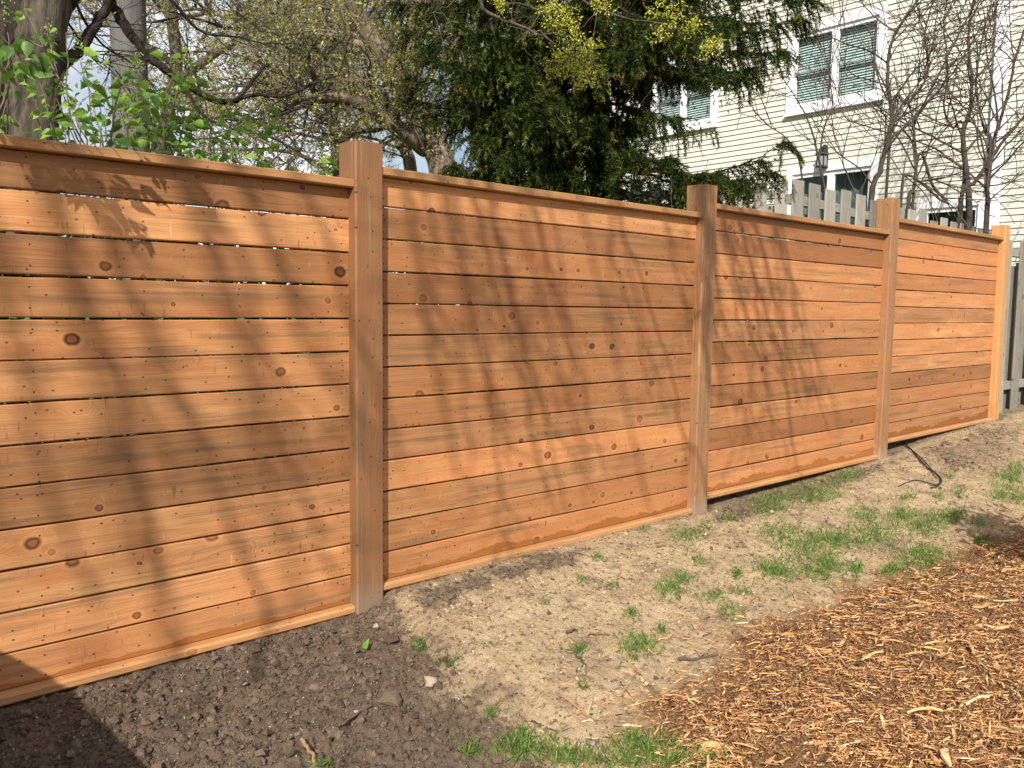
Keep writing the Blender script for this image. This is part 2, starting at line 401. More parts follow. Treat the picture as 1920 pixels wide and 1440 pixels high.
P_SOIL3 = np.concatenate([gpoly([(1675, 860), (1700, 850), (1860, 790), (1920, 790), (1920, 880), (1850, 900), (1770, 890)])])
P_SOIL4 = gpoly([(1340, 945), (1640, 868), (1680, 862), (1640, 890), (1540, 920), (1400, 985), (1350, 975)])
def soil_masks(X, Y):
    w = .10 * fbm(X * 4, Y * 4, 4) + .04 * fbm(X * 17, Y * 17, 3)
    mul = sst(.10, -.12, poly_dist(P_MULCH, X, Y) + w * 1.2)
    s1 = sst(.16, -.24, poly_dist(P_SOIL, X, Y) + w * 1.3)
    s2 = sst(.05, -.07, poly_dist(P_SOIL2, X, Y) + w) * .75
    s3 = sst(.15, -.3, poly_dist(P_SOIL3, X, Y) + w) * .5
    s4 = sst(.08, -.10, poly_dist(P_SOIL4, X, Y) + w) * .7
    edge = .6 * sst(-.12, -.02, Y + w * .5) * (X > 2)
    dark = np.clip(np.maximum.reduce([s1, s2, s3, s4, edge]) + .20 * sst(.0, .5, fbm(X * 2.3 + 5, Y * 2.3, 4)) + .38 * sst(.14, .5, fbm(X * 6.5 + 15, Y * 6.5 + 4, 5, .62)), 0, 1)
    return dark, mul
def axis_pts(parts):
    r = []
    for a, b, st in parts: r += list(np.arange(a, b - 1e-9, st))
    r.append(parts[-1][1]); return A(r)
gx = axis_pts([(-200, -20, 30), (-20, -2, 1.5), (-2, .3, .06), (.3, 4.6, .0085), (4.6, 7.5, .014), (7.5, 11.5, .025), (11.5, 20, .5), (20, 300, 28)])
gy = axis_pts([(-200, -20, 30), (-20, -3, 1.0), (-3, -2.4, .04), (-2.4, .06, .0095), (.06, .3, .04), (.3, 3, .3), (3, 20, 1.7), (20, 300, 28)])
GX, GY = np.meshgrid(gx, gy, indexing='ij')
dark, mul = soil_masks(GX, GY)
front = sst(.12, .02, GY) * sst(-2.5, -1.0, GX) * sst(14, 11, GX)
cl = fbm(GX * 26, GY * 26, 4, .6); cl2 = np.abs(fbm(GX * 11 + 3, GY * 11, 4, .55)); lo_ = fbm(GX * 3.2, GY * 3.2, 3)
hd = (.016 + .012 * (1 - dark)) * lo_ + dark * (.022 * cl + .030 * (cl2 - .3)) + (1 - dark) * (.0055 * cl + .006 * fbm(GX * 55, GY * 55, 3)) + mul * .012 * cl
near_f = sst(-.12, -.03, GY)
GZ = gz(GX, GY) + hd * front * (1 - .6 * near_f)
nx, ny = GX.shape
idx = np.arange(nx * ny).reshape(nx, ny)
Fq = np.stack([idx[:-1, :-1], idx[1:, :-1], idx[1:, 1:], idx[:-1, 1:]], -1).reshape(-1, 4)
gm = MB(); gm.add(np.stack([GX, GY, GZ], -1).reshape(-1, 3), Fq)
g = G('soil_and_sand'); P = g.geo()
sr, sg, sb = g.sepc(g.attr('soil'))[:3]
n1 = g.noise(P, 9.0, 6.0, .65); n2 = g.noise(P, 140.0, 3.0, .7); n3 = g.noise(P, 420.0, 2.0, .6); n4 = g.noise(P, 38.0, 4.0, .6)
sand = g.mix(g.rng(n1, .35, .65), (.51, .375, .215), (.38, .27, .150))
sand = g.mix(g.rng(n2, .52, .66), sand, (.42, .335, .225))
sand = g.mix(g.ma('MULTIPLY', g.rng(n4, .54, .66), .8), sand, (.12, .085, .055))
sand = g.mix(g.ma('MULTIPLY', g.rng(n3, .56, .66), .55), sand, (.11, .08, .055))
soil = g.mix(g.rng(n1, .3, .7), (.160, .115, .078), (.100, .070, .047))
soil = g.mix(g.ma('MULTIPLY', g.rng(n2, .54, .72), .7), soil, (.185, .138, .098))
soil = g.mix(g.ma('MULTIPLY', g.rng(n3, .66, .72), .6), soil, (.34, .29, .22))
ml = g.mix(g.rng(n2, .40, .62), (.085, .048, .026), (.31, .165, .072))
lawn = g.mix(g.rng(n4, .35, .65), (.07, .12, .025), (.12, .15, .045))
c = g.mix(sr, sand, soil); c = g.mix(sg, c, ml); c = g.mix(sb, c, lawn)
spk = g.n('ShaderNodeTexVoronoi', 0, Vector=P, Scale=70.0)
hh = g.ma('ADD', g.ma('MULTIPLY', n2, .7), g.ma('ADD', g.ma('MULTIPLY', n3, .35), g.ma('MULTIPLY', spk, .4)))
M_GROUND = g.done(c, .95, .1, g.bump(hh, 1.0, .009))
ground = gm.build('ground', M_GROUND, None, True)
at = ground.data.attributes.new('soil', 'FLOAT_COLOR', 'POINT')
behind = sst(.15, .3, GY) + (1 - sst(-14, -7, GY))
at.data.foreach_set('color', np.stack([dark, mul, np.clip(behind, 0, 1), np.ones_like(dark)], -1).astype(np.float32).ravel())
tag(ground, kind='structure')

# ------------------------------------------------------------------ the stained fence
PB = .1429
POSTX = [-.526, 1.914, 4.389, 6.964, 9.540]           # left faces, posts are 140 mm square
BZ = [2.120, 2.188, 2.257, 2.374]
PTOP = [2.21, 2.306, 2.384, 2.546, 2.518]
fence = thing('privacy_fence', (POSTX[1], 0, .24), 'orange stained horizontal board privacy fence stepping up the bank', 'fence')
def postmesh(x, top, tone):
    mb = MB(); zb = float(gz(x + .07, -.05)) - .12
    beam(mb, (x, -.057, zb), (x + .14, .083, top), 2, .007, tone, l0=zb + .12, v0=0)
    b = mb.B[0]
    # height above the soil in the second channel
    v, f, c, uv, loc = b; hgt = v[:, 2] - (zb + .12)
    mb.B[0] = (v, f, c, uv, np.stack([v[f][..., 0], hgt[f]], -1)); return mb
plab = [None, 'corner-rounded post with pale green streaks below its knots', None, None, 'last post, beside the grey fence']
for k, x in enumerate(POSTX):
    tone = [(.5, 0, 0), (.30, 1, 0), (.60, .1, 0), (.65, .0, 0), (.85, .0, 0)][k]
    o = postmesh(x, PTOP[k], tone).build('post', M_POST if k < 4 else M_RAIL, fence)
    if plab[k]: o['label'] = plab[k]
for k in range(4):
    x0 = POSTX[k] + .1405; x1 = POSTX[k + 1] - .0005; B = BZ[k]
    mb = MB()
    for i in range(13):
        zt = B - .0135 if i == 0 else B - PB * i - .0030
        zbm = B - PB * (i + 1) + .0032 if i < 12 else B - 1.8435
        t = rn.uniform(.1, .95); hue = max(0, rn.uniform(-.35, .75) + .13 * k); yy = rn.normal(0, .0012)
        st = (.2 + .1 * k) if i == 12 else 0
        if k == 1 and i == 7: t, hue = .3, .5
        if k == 3 and i == 12: t, hue = .42, .1
        beam(mb, (x0, yy, zbm), (x1, .034 + yy, zt), 0, .004, (t, min(1, hue), st), .0006, 24, l0=x0, v0=zt - .1377 if i else zbm)
    mb.build('board_panel', M_BOARD, fence)
    mb = MB(); beam(mb, (x0, -.046, B - .0125), (x1, .062, B + .0225), 0, .004, (.45, .1, 0), .0006, 16); mb.build('cap_rail', M_RAIL, fence)
    mb = MB(); beam(mb, (x0 + .002, -.044, B - 1.881), (x1 - .002, .034, B - 1.8445), 0, .009, (.75, .0, 0), .0006, 16); mb.build('bottom_rail', M_RAIL, fence)
    for sx in (x0 + .02, (x0 + x1) / 2 - .03, x1 - .065):
        mb = MB(); beam(mb, (sx, .0365, B - 1.8), (sx + .045, .08, B - .05), 2, .003, (.4, .2, 0)); mb.build('nailing_stud', M_RAIL, fence)

# low return fence at the yard's left side (throws the shadow in the lower left corner)
rf = thing('return_fence', (-.46, -1.2, .1), 'low stained board fence running back along the left side of the yard', 'fence')
mb = MB()
for i in range(8): beam(mb, (-.475, -2.1, .13 + i * .15), (-.45, -.062, .13 + i * .15 + .145), 1, .003, (.5, .2, 0), 0, 1)
mb.build('board_panel', M_BOARD, rf)
mb = MB(); beam(mb, (-.52, -2.241, 0), (-.38, -2.102, 1.34), 2, .006, (.5, 0, 0)); mb.build('post', M_POST, rf)

# ------------------------------------------------------------------ weathered grey fences
def grey_fence(name, label, p0, p1, ztop, zlow, group=None, sp=.2, bw=.14, moss=True, front_tall=.07, drop=0.0):
    p0 = A(p0, float); p1 = A(p1, float); d = norm(p1 - p0); nrm = A([d[1], -d[0]])
    if nrm[1] > 0 or (abs(nrm[1]) < 1e-6 and nrm[0] > 0): nrm = -nrm
    L = np.linalg.norm(p1 - p0)
    t = thing(name, (p0[0], p0[1], zlow), label, 'fence', group)
    def plank(mb, s0, s1, off, th, z0, z1, tone):
        tmp = MB(); beam(tmp, (s0, 0, z0), (s1, th, z1), 2 if z1 - z0 > s1 - s0 else 0, .004, tone, 0, 1)
        for v, f, c, uv, loc in tmp.B:
            w = np.zeros_like(v); w[:, 2] = v[:, 2]
            w[:, :2] = p0 + v[:, :1] * d + (off - v[:, 1:2]) * nrm
            mb.add(w, f, c, uv, loc)
    mf = MB(); mbk = MB(); mr = MB(); s = 0.0; i = 0
    while s < L - .05:
        zt = ztop - drop * s + rn.normal(0, .022); t_ = rn.uniform(.0, .9)
        plank(mf, s, s + bw, .02, .018, zlow, zt + (front_tall if moss else 0), (t_, .2, 0))
        plank(mbk, s + bw - .025, s + bw - .029 + sp, -.066, .018, zlow, zt - .19 + rn.normal(0, .012), (rn.uniform(.2, .8), .2, 0))
        s += sp + rn.normal(0, .006); i += 1
    for zz in (ztop - .03, ztop - 1.5):
        n = max(1, int(L / 1.2))
        for k in range(n):
            a, b_ = L * k / n + .002, L * (k + 1) / n - .002
            plank(mr, a, b_, .0, .062, zz - .09 - drop * a, zz - drop * a, (.45, .4, 0))
        mr.build('rail', M_GREY, t); mr = MB()
    mf.build('front_boards', M_GREY, t); mbk.build('back_boards', M_GREY, t)
    return t
a = dep(1484, 340, 7.9); b = dep(1890, 425, 12.2)
grey_fence('board_fence', 'weathered grey fence with gapped uneven board tops behind the last two stained panels', (a[0], a[1]), (13.4, b[1]), 2.74, .6, sp=.335, bw=.215, drop=.014, front_tall=.10)
c0 = dep(1478, 330, 9.2); c1 = dep(900, 330, 9.6)
grey_fence('board_fence', 'shaded grey fence section half hidden behind the drooping spruce', (c0[0], c0[1]), (c1[0], c1[1]), 2.96, .7, sp=.225)
grey_fence('board_fence', 'tall grey fence butting against the last stained post at the right edge', (9.985, .10), (12.6, .10), 2.36, .40, sp=.475, bw=.21, front_tall=.06)

# ------------------------------------------------------------------ house
HX = 14.6
house = thing('house', (HX, 4, .6), 'two storey house with pale yellow siding and white trimmed windows', 'house')
Y0, Y1 = .4, 14.0; Z0, Z1 = .5, 8.6
def wy(px, py): q = onX(px, py, HX); return q[1], q[2]
# windows given by the outer trim corners, in wall coordinates (y, z)
yr, _ = wy(1662, 100); yl, _ = wy(1480, 120); _, zt = wy(1664, 12); _, zb = wy(1560, 201)
WIN = [dict(y=(yr, yl), z=(zb, zt), lab='upper two-light window with blinds, fully in view', div=2, blind=True)]
yr, _ = wy(1346, 200); yl, _ = wy(1222, 200); _, zb = wy(1330, 237)
WIN.append(dict(y=(yr, yl), z=(zb, zb + (zt - WIN[0]['z'][0]) * 1.0), lab='upper window with blinds half behind the spruce', div=2, blind=True))
yr, _ = wy(1648, 320); yl, _ = wy(1478, 340); _, zt2 = wy(1640, 298)
WIN.append(dict(y=(yr, yl), z=(zt2 - 2.15, zt2), lab='patio door showing above the grey fence', div=2, blind=False))
yr, _ = wy(1852, 385); yl, _ = wy(1722, 385); _, zt3 = wy(1800, 374)
WIN.append(dict(y=(yr, yl), z=(zt3 - 1.6, zt3), lab='low window behind the bare shrub', div=1, blind=False))
mb = MB(); CR = .102
zc = np.arange(Z0, Z1, CR)
edges = sorted(set(list(np.round(zc, 4)) + [round(w['z'][0] + .04, 4) for w in WIN] + [round(w['z'][1] - .04, 4) for w in WIN] + [Z1]))
def xo(z, up=False):
    k = (z - Z0) / CR; fr = k - math.floor(k + 1e-6) if not up else k - math.ceil(k - 1e-6) + 1
    return HX - .022 * (1 - fr)
for z0, z1 in zip(edges[:-1], edges[1:]):
    if z1 - z0 < .003: continue
    zm = (z0 + z1) / 2; cuts = [(Y0, Y1)]
    for w in WIN:
        if w['z'][0] + .04 < zm < w['z'][1] - .04:
            a0, a1 = w['y'][0] + .04, w['y'][1] - .04; nc = []
            for p, q in cuts:
                if a0 > p: nc.append((p, min(a0, q)))
                if a1 < q: nc.append((max(a1, p), q))
            cuts = [(p, q) for p, q in nc if q - p > .01]
    k0 = round((z0 - Z0) / CR, 5)
    xa, xb = xo(z0), xo(z1, True)
    isbot = abs(k0 - round(k0)) < 1e-3
    for p, q in cuts:
        V = [(xa, p, z0), (xa, q, z0), (xb, q, z1), (xb, p, z1)]; F = [(0, 3, 2, 1)]
        mb.add(V, F, (.57, .56, .48))
        if isbot: mb.add([(xa, p, z0), (xa, q, z0), (HX + .002, q, z0 - .0005), (HX + .002, p, z0 - .0005)], [(0, 1, 2, 3)], (.57, .56, .48))
box(mb, (HX + .3, Y0, Z0), (HX + 8, Y0 + .15, Z1), (.57, .56, .48)); box(mb, (HX + .3, Y1 - .15, Z0), (HX + 8, Y1, Z1), (.57, .56, .48))
box(mb, (HX + .0, Y0, Z0), (HX + .3, Y0 + .02, Z1), (.57, .56, .48)); box(mb, (HX, Y1 - .02, Z0), (HX + .3, Y1, Z1), (.57, .56, .48))
box(mb, (HX + 7.9, Y0 + .16, Z0), (HX + 8, Y1 - .16, Z1), (.57, .56, .48))
M_SIDE = tone_mat('vinyl_siding', .5, .3, None, 2.5, .05)
mb.build('siding_wall', M_SIDE, house)
mb = MB()
V = [(HX - .45, Y0 - .4, Z1), (HX + 8.4, Y0 - .4, Z1), (HX + 4, Y0 - .4, Z1 + 2.2), (HX - .45, Y1 + .4, Z1), (HX + 8.4, Y1 + .4, Z1), (HX + 4, Y1 + .4, Z1 + 2.2)]
mb.add(V, [(0, 1, 2)], (.08, .075, .07)); mb.add(V, [(3, 5, 4)], (.08, .075, .07))
mb.add(V, [(0, 2, 5, 3), (1, 4, 5, 2), (0, 3, 4, 1)], (.08, .075, .07)); mb.build('roof', M_CLOD, house)
gg = G('window_glass'); tb_ = gg.t.nodes.new('ShaderNodeBsdfTransparent'); tb_.inputs[0].default_value = (.78, .86, .84, 1)
gl = gg.t.nodes.new('ShaderNodeBsdfGlossy'); gl.inputs['Roughness'].default_value = .02
fr = gg.t.nodes.new('ShaderNodeFresnel'); fr.inputs[0].default_value = 1.5
mx = gg.t.nodes.new('ShaderNodeMixShader'); gg.t.links.new(fr.outputs[0], mx.inputs[0]); gg.t.links.new(tb_.outputs[0], mx.inputs[1]); gg.t.links.new(gl.outputs[0], mx.inputs[2])
gg.t.links.new(mx.outputs[0], gg.out.inputs[0]); M_GLASS = gg.m
WH = (.80, .80, .82)
for w in WIN:
    (a0, a1), (b0, b1) = w['y'], w['z']; tw = .115
    fm = MB(); X0, X1 = HX - .075, HX + .01
    box(fm, (X0, a0, b0), (X1, a0 + tw, b1), WH); box(fm, (X0, a1 - tw, b0), (X1, a1, b1), WH)
    box(fm, (X0 + .002, a0 + tw, b1 - tw), (X1, a1 - tw, b1 - .001), WH); box(fm, (X0 + .002, a0 + tw, b0 + .001), (X1, a1 - tw, b0 + tw), WH)
    # sash frames set back from the trim
    S0, S1 = HX - .03, HX + .03; i0, i1, j0, j1 = a0 + tw, a1 - tw, b0 + tw, b1 - tw
    box(fm, (S0, i0, j0), (S1, i0 + .05, j1), WH); box(fm, (S0, i1 - .05, j0), (S1, i1, j1), WH)
    box(fm, (S0 + .001, i0 + .05, j1 - .07), (S1, i1 - .05, j1), WH); box(fm, (S0 + .001, i0 + .05, j0), (S1, i1 - .05, j0 + .05), WH)
    if w['div'] == 2:
        mdd = (i0 + i1) / 2; box(fm, (S0 - .012, mdd - .06, j0 + .05), (S1, mdd + .06, j1 - .07), WH)
    win = fm.build('window', M_WHITE, house); win['label'] = w['lab']
    sm = MB(); box(sm, (X0 - .03, a0 - .02, b0 - .045), (X1, a1 + .02, b0 - .001), WH); sm.build('sill', M_WHITE, win)
    if w['blind']:
        zz = j0 + (j1 - j0) * .47; mr = MB(); box(mr, (S0 + .004, i0 + .05, zz), (S1, (i0 + i1) / 2 - .06, zz + .035), (.35, .40, .40)); box(mr, (S0 + .004, (i0 + i1) / 2 + .06, zz), (S1, i1 - .05, zz + .035), (.35, .40, .40))
        mr.build('meeting_rail', M_WHITE, win)
        bl = MB()
        for z in np.arange(j0 + .05, j1 - .03, .047):
            bl.add([(HX + .085, i0 + .02, z), (HX + .085, i1 - .02, z), (HX + .115, i1 - .02, z + .040), (HX + .115, i0 + .02, z + .040)], [(0, 1, 2, 3)], (.62, .68, .65))
        bl.build('blind', M_WHITE, win)
    else:
        bl = MB()
        n = 46; yy = np.linspace(i0, i1, n); xx = HX + .25 + .03 * np.sin(yy * 38)
        for k in range(n - 1): bl.add([(xx[k], yy[k], j0), (xx[k + 1], yy[k + 1], j0), (xx[k + 1], yy[k + 1], j1), (xx[k], yy[k], j1)], [(0, 1, 2, 3)], (.12, .14, .14))
        bl.build('curtain', M_WHITE, win)
    gp = MB(); gp.add([(HX + .012, i0 + .03, j0 + .03), (HX + .012, i1 - .03, j0 + .03), (HX + .012, i1 - .03, j1 - .03), (HX + .012, i0 + .03, j1 - .03)], [(0, 1, 2, 3)])
    gp.build('pane', M_GLASS, win)
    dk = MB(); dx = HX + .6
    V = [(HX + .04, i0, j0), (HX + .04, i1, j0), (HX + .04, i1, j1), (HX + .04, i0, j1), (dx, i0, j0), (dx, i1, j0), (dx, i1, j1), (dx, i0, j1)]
    dk.add(V, [(4, 5, 6, 7), (0, 1, 5, 4), (1, 2, 6, 5), (2, 3, 7, 6), (3, 0, 4, 7)], (.03, .035, .035)); dk.build('dark_interior', M_WHITE, win)  # box behind the glass coloured near black for the unlit room
yd, zd = wy(1868, 420); mb = MB()
y_b, _ = wy(1882, 30); y_a, _ = wy(1866, 400); ym = (y_a + y_b) / 2
beam(mb, (HX - .10, ym - .10, Z0), (HX - .014, ym + .10, Z1), 2, .012, WH); mb.build('downspout', M_WHITE, house)
yl_, zl_ = wy(1550, 300); mb = MB(); LX = HX - .16
box(mb, (LX - .06, yl_ - .06, zl_ - .12), (LX + .06, yl_ + .06, zl_ + .06), (.25, .27, .27))
lant = MB()
for sx in (-1, 1):
    for sy in (-1, 1): box(lant, (LX + sx * .065 - .008, yl_ + sy * .065 - .008, zl_ - .13), (LX + sx * .065 + .008, yl_ + sy * .065 + .008, zl_ + .07), (.02, .02, .02))
for k, (r_, z_) in enumerate([(.09, .07), (.075, .10), (.05, .14), (.025, .19)]): box(lant, (LX - r_, yl_ - r_, zl_ + z_), (LX + r_, yl_ + r_, zl_ + z_ + .032), (.02, .02, .02))
box(lant, (LX - .08, yl_ - .08, zl_ - .15), (LX + .08, yl_ + .08, zl_ - .128), (.02, .02, .02)); box(lant, (LX + .05, yl_ - .025, zl_ + .05), (HX - .002, yl_ + .025, zl_ + .26), (.02, .02, .02))
lo = lant.build('wall_lantern', M_RUBBER, house); mb.build('lantern_glass', M_WHITE, lo)

# ------------------------------------------------------------------ branching
def perp(d):
    v = rn.normal(size=3); v -= d * (v @ d); return norm(v)
def grow(out, p, d, L, r, lev, mx, pr):
    n = max(3, int(L / pr['seg'][lev])); P = [p]; D = []
    for i in range(n):
        d = norm(d + rn.normal(0, pr['wob'][lev], 3) + A(pr['trop'][lev])); p = p + d * (L / n); P.append(p); D.append(d)
    R = np.linspace(r, r * pr.get('taper', .35), n + 1); out.append((np.array(P), R, lev))
    if lev < mx:
        nc = max(1, int(L * pr['den'][lev] + rn.rand()))
        for k in range(nc):
            t = rn.uniform(pr.get('t0', .15), 1.0); i = min(n - 1, int(t * n)); a = rn.uniform(*pr['ang'])
            cd_ = norm(D[i] * math.cos(a) + perp(D[i]) * math.sin(a))
            grow(out, P[i + 1], cd_, L * rn.uniform(*pr['len']) * (1.15 - .5 * t), R[i + 1] * pr.get('rr', .6), lev + 1, mx, pr)
def smooth_path(pts, n=24, jit=0.0):
    pts = np.asarray(pts, float); m = len(pts); t = np.linspace(0, m - 1, n); o = np.zeros((n, 3))
    for k, tt in enumerate(t):
        i = min(int(tt), m - 2); f = tt - i
        p0 = pts[max(i - 1, 0)]; p1 = pts[i]; p2 = pts[i + 1]; p3 = pts[min(i + 2, m - 1)]
        o[k] = .5 * (2 * p1 + (p2 - p0) * f + (2 * p0 - 5 * p1 + 4 * p2 - p3) * f * f + (3 * p1 - p0 - 3 * p2 + p3) * f ** 3)
    if jit: o[1:-1] += rn.normal(0, jit, (n - 2, 3))
    return o
def put_branches(mb, out, col, minr=.0016, vary=.3):
    for P, R, lev in out:
        R = np.maximum(R, minr); s = 8 if R[0] > .04 else 6 if R[0] > .015 else 4 if R[0] > .006 else 3
        k = 1 + vary * rn.uniform(-1, 1); tube(mb, P, R, s, A(col[min(lev, len(col) - 1)]) * k, cap=False)
def tips(out, lev, frac=1.0, n=3):
    q = []; dd = []
    for P, R, l in out:
        if l >= lev:
            for k in range(n):
                if rn.rand() < frac:
                    i = rn.randint(len(P) // 3, len(P)); q.append(P[i] + rn.normal(0, .004, 3)); dd.append(P[i] - P[i - 1])
    return A(q), A(dd)
T_LEAF = (A([(0, 0, 0), (.35, 0, -.03), (.72, 0, .0), (1, 0, -.10), (.06, .24, .09), (.36, .31, .13), (.70, .15, .05), (.06, -.24, .09), (.36, -.31, .13), (.70, -.15, .05)]),
          A([(0, 1, 5, 4), (1, 2, 6, 5), (2, 3, 3, 6), (0, 7, 8, 1), (1, 8, 9, 2), (2, 9, 3, 3)]))
T_LEAF = (T_LEAF[0], A([(0, 1, 4), (1, 5, 4), (1, 2, 5), (2, 6, 5), (2, 3, 6), (0, 7, 1), (1, 7, 8), (1, 8, 2), (2, 8, 9), (2, 9, 3)]))
T_BUD = (A([(0, 0, 0), (.5, .22, .05), (1, 0, 0), (.5, -.22, .05)]), A([(0, 1, 2), (0, 2, 3)]))
def cluster(mb, Q, D, n, size, cols, spread, tmpl=T_BUD, fwd=.5):
    N = len(Q) * n; q = np.repeat(Q, n, 0); d = np.repeat(D, n, 0); d = d / (np.linalg.norm(d, axis=1)[:, None] + 1e-9)
    dr = d * fwd + rn.normal(0, .6, (N, 3)); q = q + rn.normal(0, spread, (N, 3))
    c = A(cols)[rn.randint(0, len(cols), N)] * rn.uniform(.7, 1.2, (N, 1))
    inst(mb, tmpl[0], tmpl[1], q, frames(dr, rn.uniform(0, 6.28, N)), size * rn.uniform(.6, 1.3, N), c)

# ------------------------------------------------------------------ maple with budding twigs behind the fence
def maple(name, label, trunks, depth_seed, twigs, nb, budn, budsize, bark=M_BARK_T, extra=None, flower=None, lens=(.9, 1.8)):
    base = trunks[0][0][0].copy(); base[2] = .7
    t = thing(name, base, label, 'tree', None)
    tm = MB(); tw = MB(); bd = MB(); out = []
    for path, r0, r1 in trunks:
        P = smooth_path(path, 30, r0 * .03); tube(tm, P, np.linspace(r0, r1, 30), 12, rough=.04)
        n = int(nb * len(path))
        for k in range(n):
            i = rn.randint(5, 29); D = norm(P[i] - P[i - 1]); a = rn.uniform(.5, 1.3)
            d = norm(D * math.cos(a) + perp(D) * math.sin(a)); d[2] += .15
            grow(out, P[i], norm(d), rn.uniform(*lens), rn.uniform(.012, .028), 0, 2, twigs)
    tm.build('trunk', bark, t, True)
    put_branches(tw, out, [(.10, .08, .06), (.13, .105, .08), (.19, .15, .11)], .0028, .5); tw.build('twigs', M_TWIG, t)
    Q, D = tips(out, 1, .62, budn)
    cluster(bd, Q, D, 6, budsize * .80, [(.36, .38, .055), (.30, .34, .05), (.48, .46, .09), (.24, .21, .06), (.28, .20, .09)], .020)
    bd.build('buds', M_LEAF, t)
    return t, out
TW = dict(seg=[.12, .10, .08], wob=[.16, .2, .22], trop=[(0, 0, .01), (0, 0, .0), (0, 0, -.01)], den=[6.5, 7.5], ang=(.45, 1.1), len=(.32, .6), rr=.55)
def pth(pts, d): return [dep(x, y, d + (z if z else 0)) for x, y, z in pts]
D1 = 11.0
m_tr = [([dep(835, 470, D1), dep(828, 310, D1), dep(795, 240, D1), dep(770, 188, D1), dep(748, 150, D1 - .2), dep(712, 90, D1 - .4), dep(672, 25, D1 - .6), dep(640, -60, D1 - .8), dep(600, -190, D1 - 1.2)], .20, .07),
        ([dep(800, 280, D1), dep(752, 245, D1 - .3), dep(705, 212, D1 - .6), dep(662, 190, D1 - .9), dep(610, 180, D1 - 1.1), dep(555, 182, D1 - 1.3), dep(500, 150, D1 - 1.5)], .12, .03),
        ([dep(775, 470, D1 + .3), dep(770, 320, D1 + .3), dep(756, 275, D1 + .3), dep(700, 180, D1 + .4), dep(600, 90, D1 + .6), dep(520, 30, D1 + .8), dep(430, -40, D1 + 1)], .10, .03),
        ([dep(712, 90, D1 - .4), dep(620, 70, D1 - .3), dep(520, 60, D1), dep(420, 30, D1), dep(340, 10, D1)], .06, .015),
        ([dep(748, 150, D1 - .2), dep(770, 60, D1), dep(790, -40, D1), dep(800, -160, D1)], .10, .05)]
maple('maple_tree', 'maple with leaning tan trunk and yellow-green budding twigs left of the spruce', m_tr, 1, TW, 5.0, 2, .05)
D2 = 15.5
m2 = [([dep(300, 420, D2), dep(310, 250, D2), dep(330, 100, D2), dep(300, -80, D2), dep(280, -300, D2)], .16, .06),
      ([dep(322, 160, D2), dep(420, 90, D2), dep(520, 40, D2), dep(620, -40, D2)], .09, .03),
      ([dep(312, 230, D2), dep(400, 220, D2), dep(480, 230, D2), dep(560, 250, D2), dep(640, 270, D2)], .06, .02),
      ([dep(325, 120, D2), dep(250, 70, D2), dep(180, 30, D2), dep(120, -30, D2)], .07, .02)]
TW2 = dict(TW); TW2['den'] = [5.5, 6.0]
maple('maple_tree', 'thin distant budding tree filling the gap right of the utility pole', m2, 2, TW2, 3.2, 2, .06, M_BARK, lens=(1.2, 2.4))
D3 = 19.0
m3 = [([dep(640, 420, D3), dep(630, 250, D3), dep(600, 120, D3), dep(590, -40, D3), dep(560, -260, D3)], .17, .06),
      ([dep(625, 230, D3), dep(540, 180, D3), dep(450, 160, D3), dep(360, 180, D3)], .08, .02),
      ([dep(632, 260, D3), dep(720, 200, D3), dep(800, 150, D3), dep(860, 60, D3)], .08, .03),
      ([dep(636, 330, D3), dep(560, 290, D3), dep(480, 280, D3), dep(400, 290, D3)], .06, .02)]
maple('maple_tree', 'farthest hazy budding tree seen through the twigs above the first post', m3, 3, TW2, 2.8, 2, .075, M_BARK, lens=(1.5, 2.6))

# ------------------------------------------------------------------ tree with two dark trunks at the left edge
D4 = 5.2
base = dep(70, 330, D4); base[2] = .4
t = thing('twin_trunk_tree', base, 'two rough trunks with a dark arching limb at the left edge', 'tree')
tm = MB()
P = smooth_path([dep(55, 560, D4), dep(62, 250, D4), dep(74, 120, D4), dep(88, 0, D4), dep(104, -200, D4), dep(120, -420, D4)], 40, .004)
tube(tm, P, np.linspace(.150, .120, 40), 18, rough=.035); tm.build('trunk', M_BARK, t, True)
tm = MB(); P = smooth_path([dep(0, 560, D4 + .3), dep(6, 240, D4 + .3), dep(14, 100, D4 + .2), dep(30, 0, D4 + .25), dep(34, -300, D4 + .3)], 40, .004)
tube(tm, P, np.linspace(.115, .095, 40), 16, rough=.05); tm.build('trunk', M_BARK_D, t, True)
tm = MB(); tw = MB(); out = []
limbs = [([(90, 150, 0), (125, 115, .1), (160, 78, .2), (190, 30, .3), (207, -5, .3), (215, -90, .3)], .040, .026),
         ([(204, -60, .3), (205, 0, .35), (222, 30, .4), (245, 62, .45), (272, 98, .5), (305, 128, .55), (330, 145, .6), (370, 172, .7), (405, 188, .8), (440, 188, .85), (462, 165, .9), (485, 135, 1), (505, 120, 1.1)], .042, .010),
         ([(440, 188, .85), (480, 178, .9), (535, 180, 1), (590, 155, 1.1), (640, 140, 1.2)], .016, .006),
         ([(88, 60, 0), (120, 30, .2), (150, -10, .3), (200, -80, .4)], .03, .015),
         ([(345, 160, .6), (380, 215, .7), (430, 240, .8), (500, 255, .9), (560, 285, 1)], .013, .005),
         ([(110, 20, 0), (140, 60, .1), (175, 110, .2), (215, 130, .3), (260, 200, .4)], .009, .004),
         ([(280, -60, 0), (330, 10, .1), (380, 60, .2), (450, 70, .3), (520, 90, .4)], .013, .004),
         ([(130, -20, .2), (165, 50, .3), (200, 90, .5), (260, 130, .6), (330, 215, .7)], .010, .004)]
TW3 = dict(seg=[.08, .07, .06], wob=[.15, .18, .2], trop=[(0, 0, -.01), (0, 0, -.02), (0, 0, -.02)], den=[5.0, 6.0], ang=(.4, 1.0), len=(.3, .6), rr=.6)
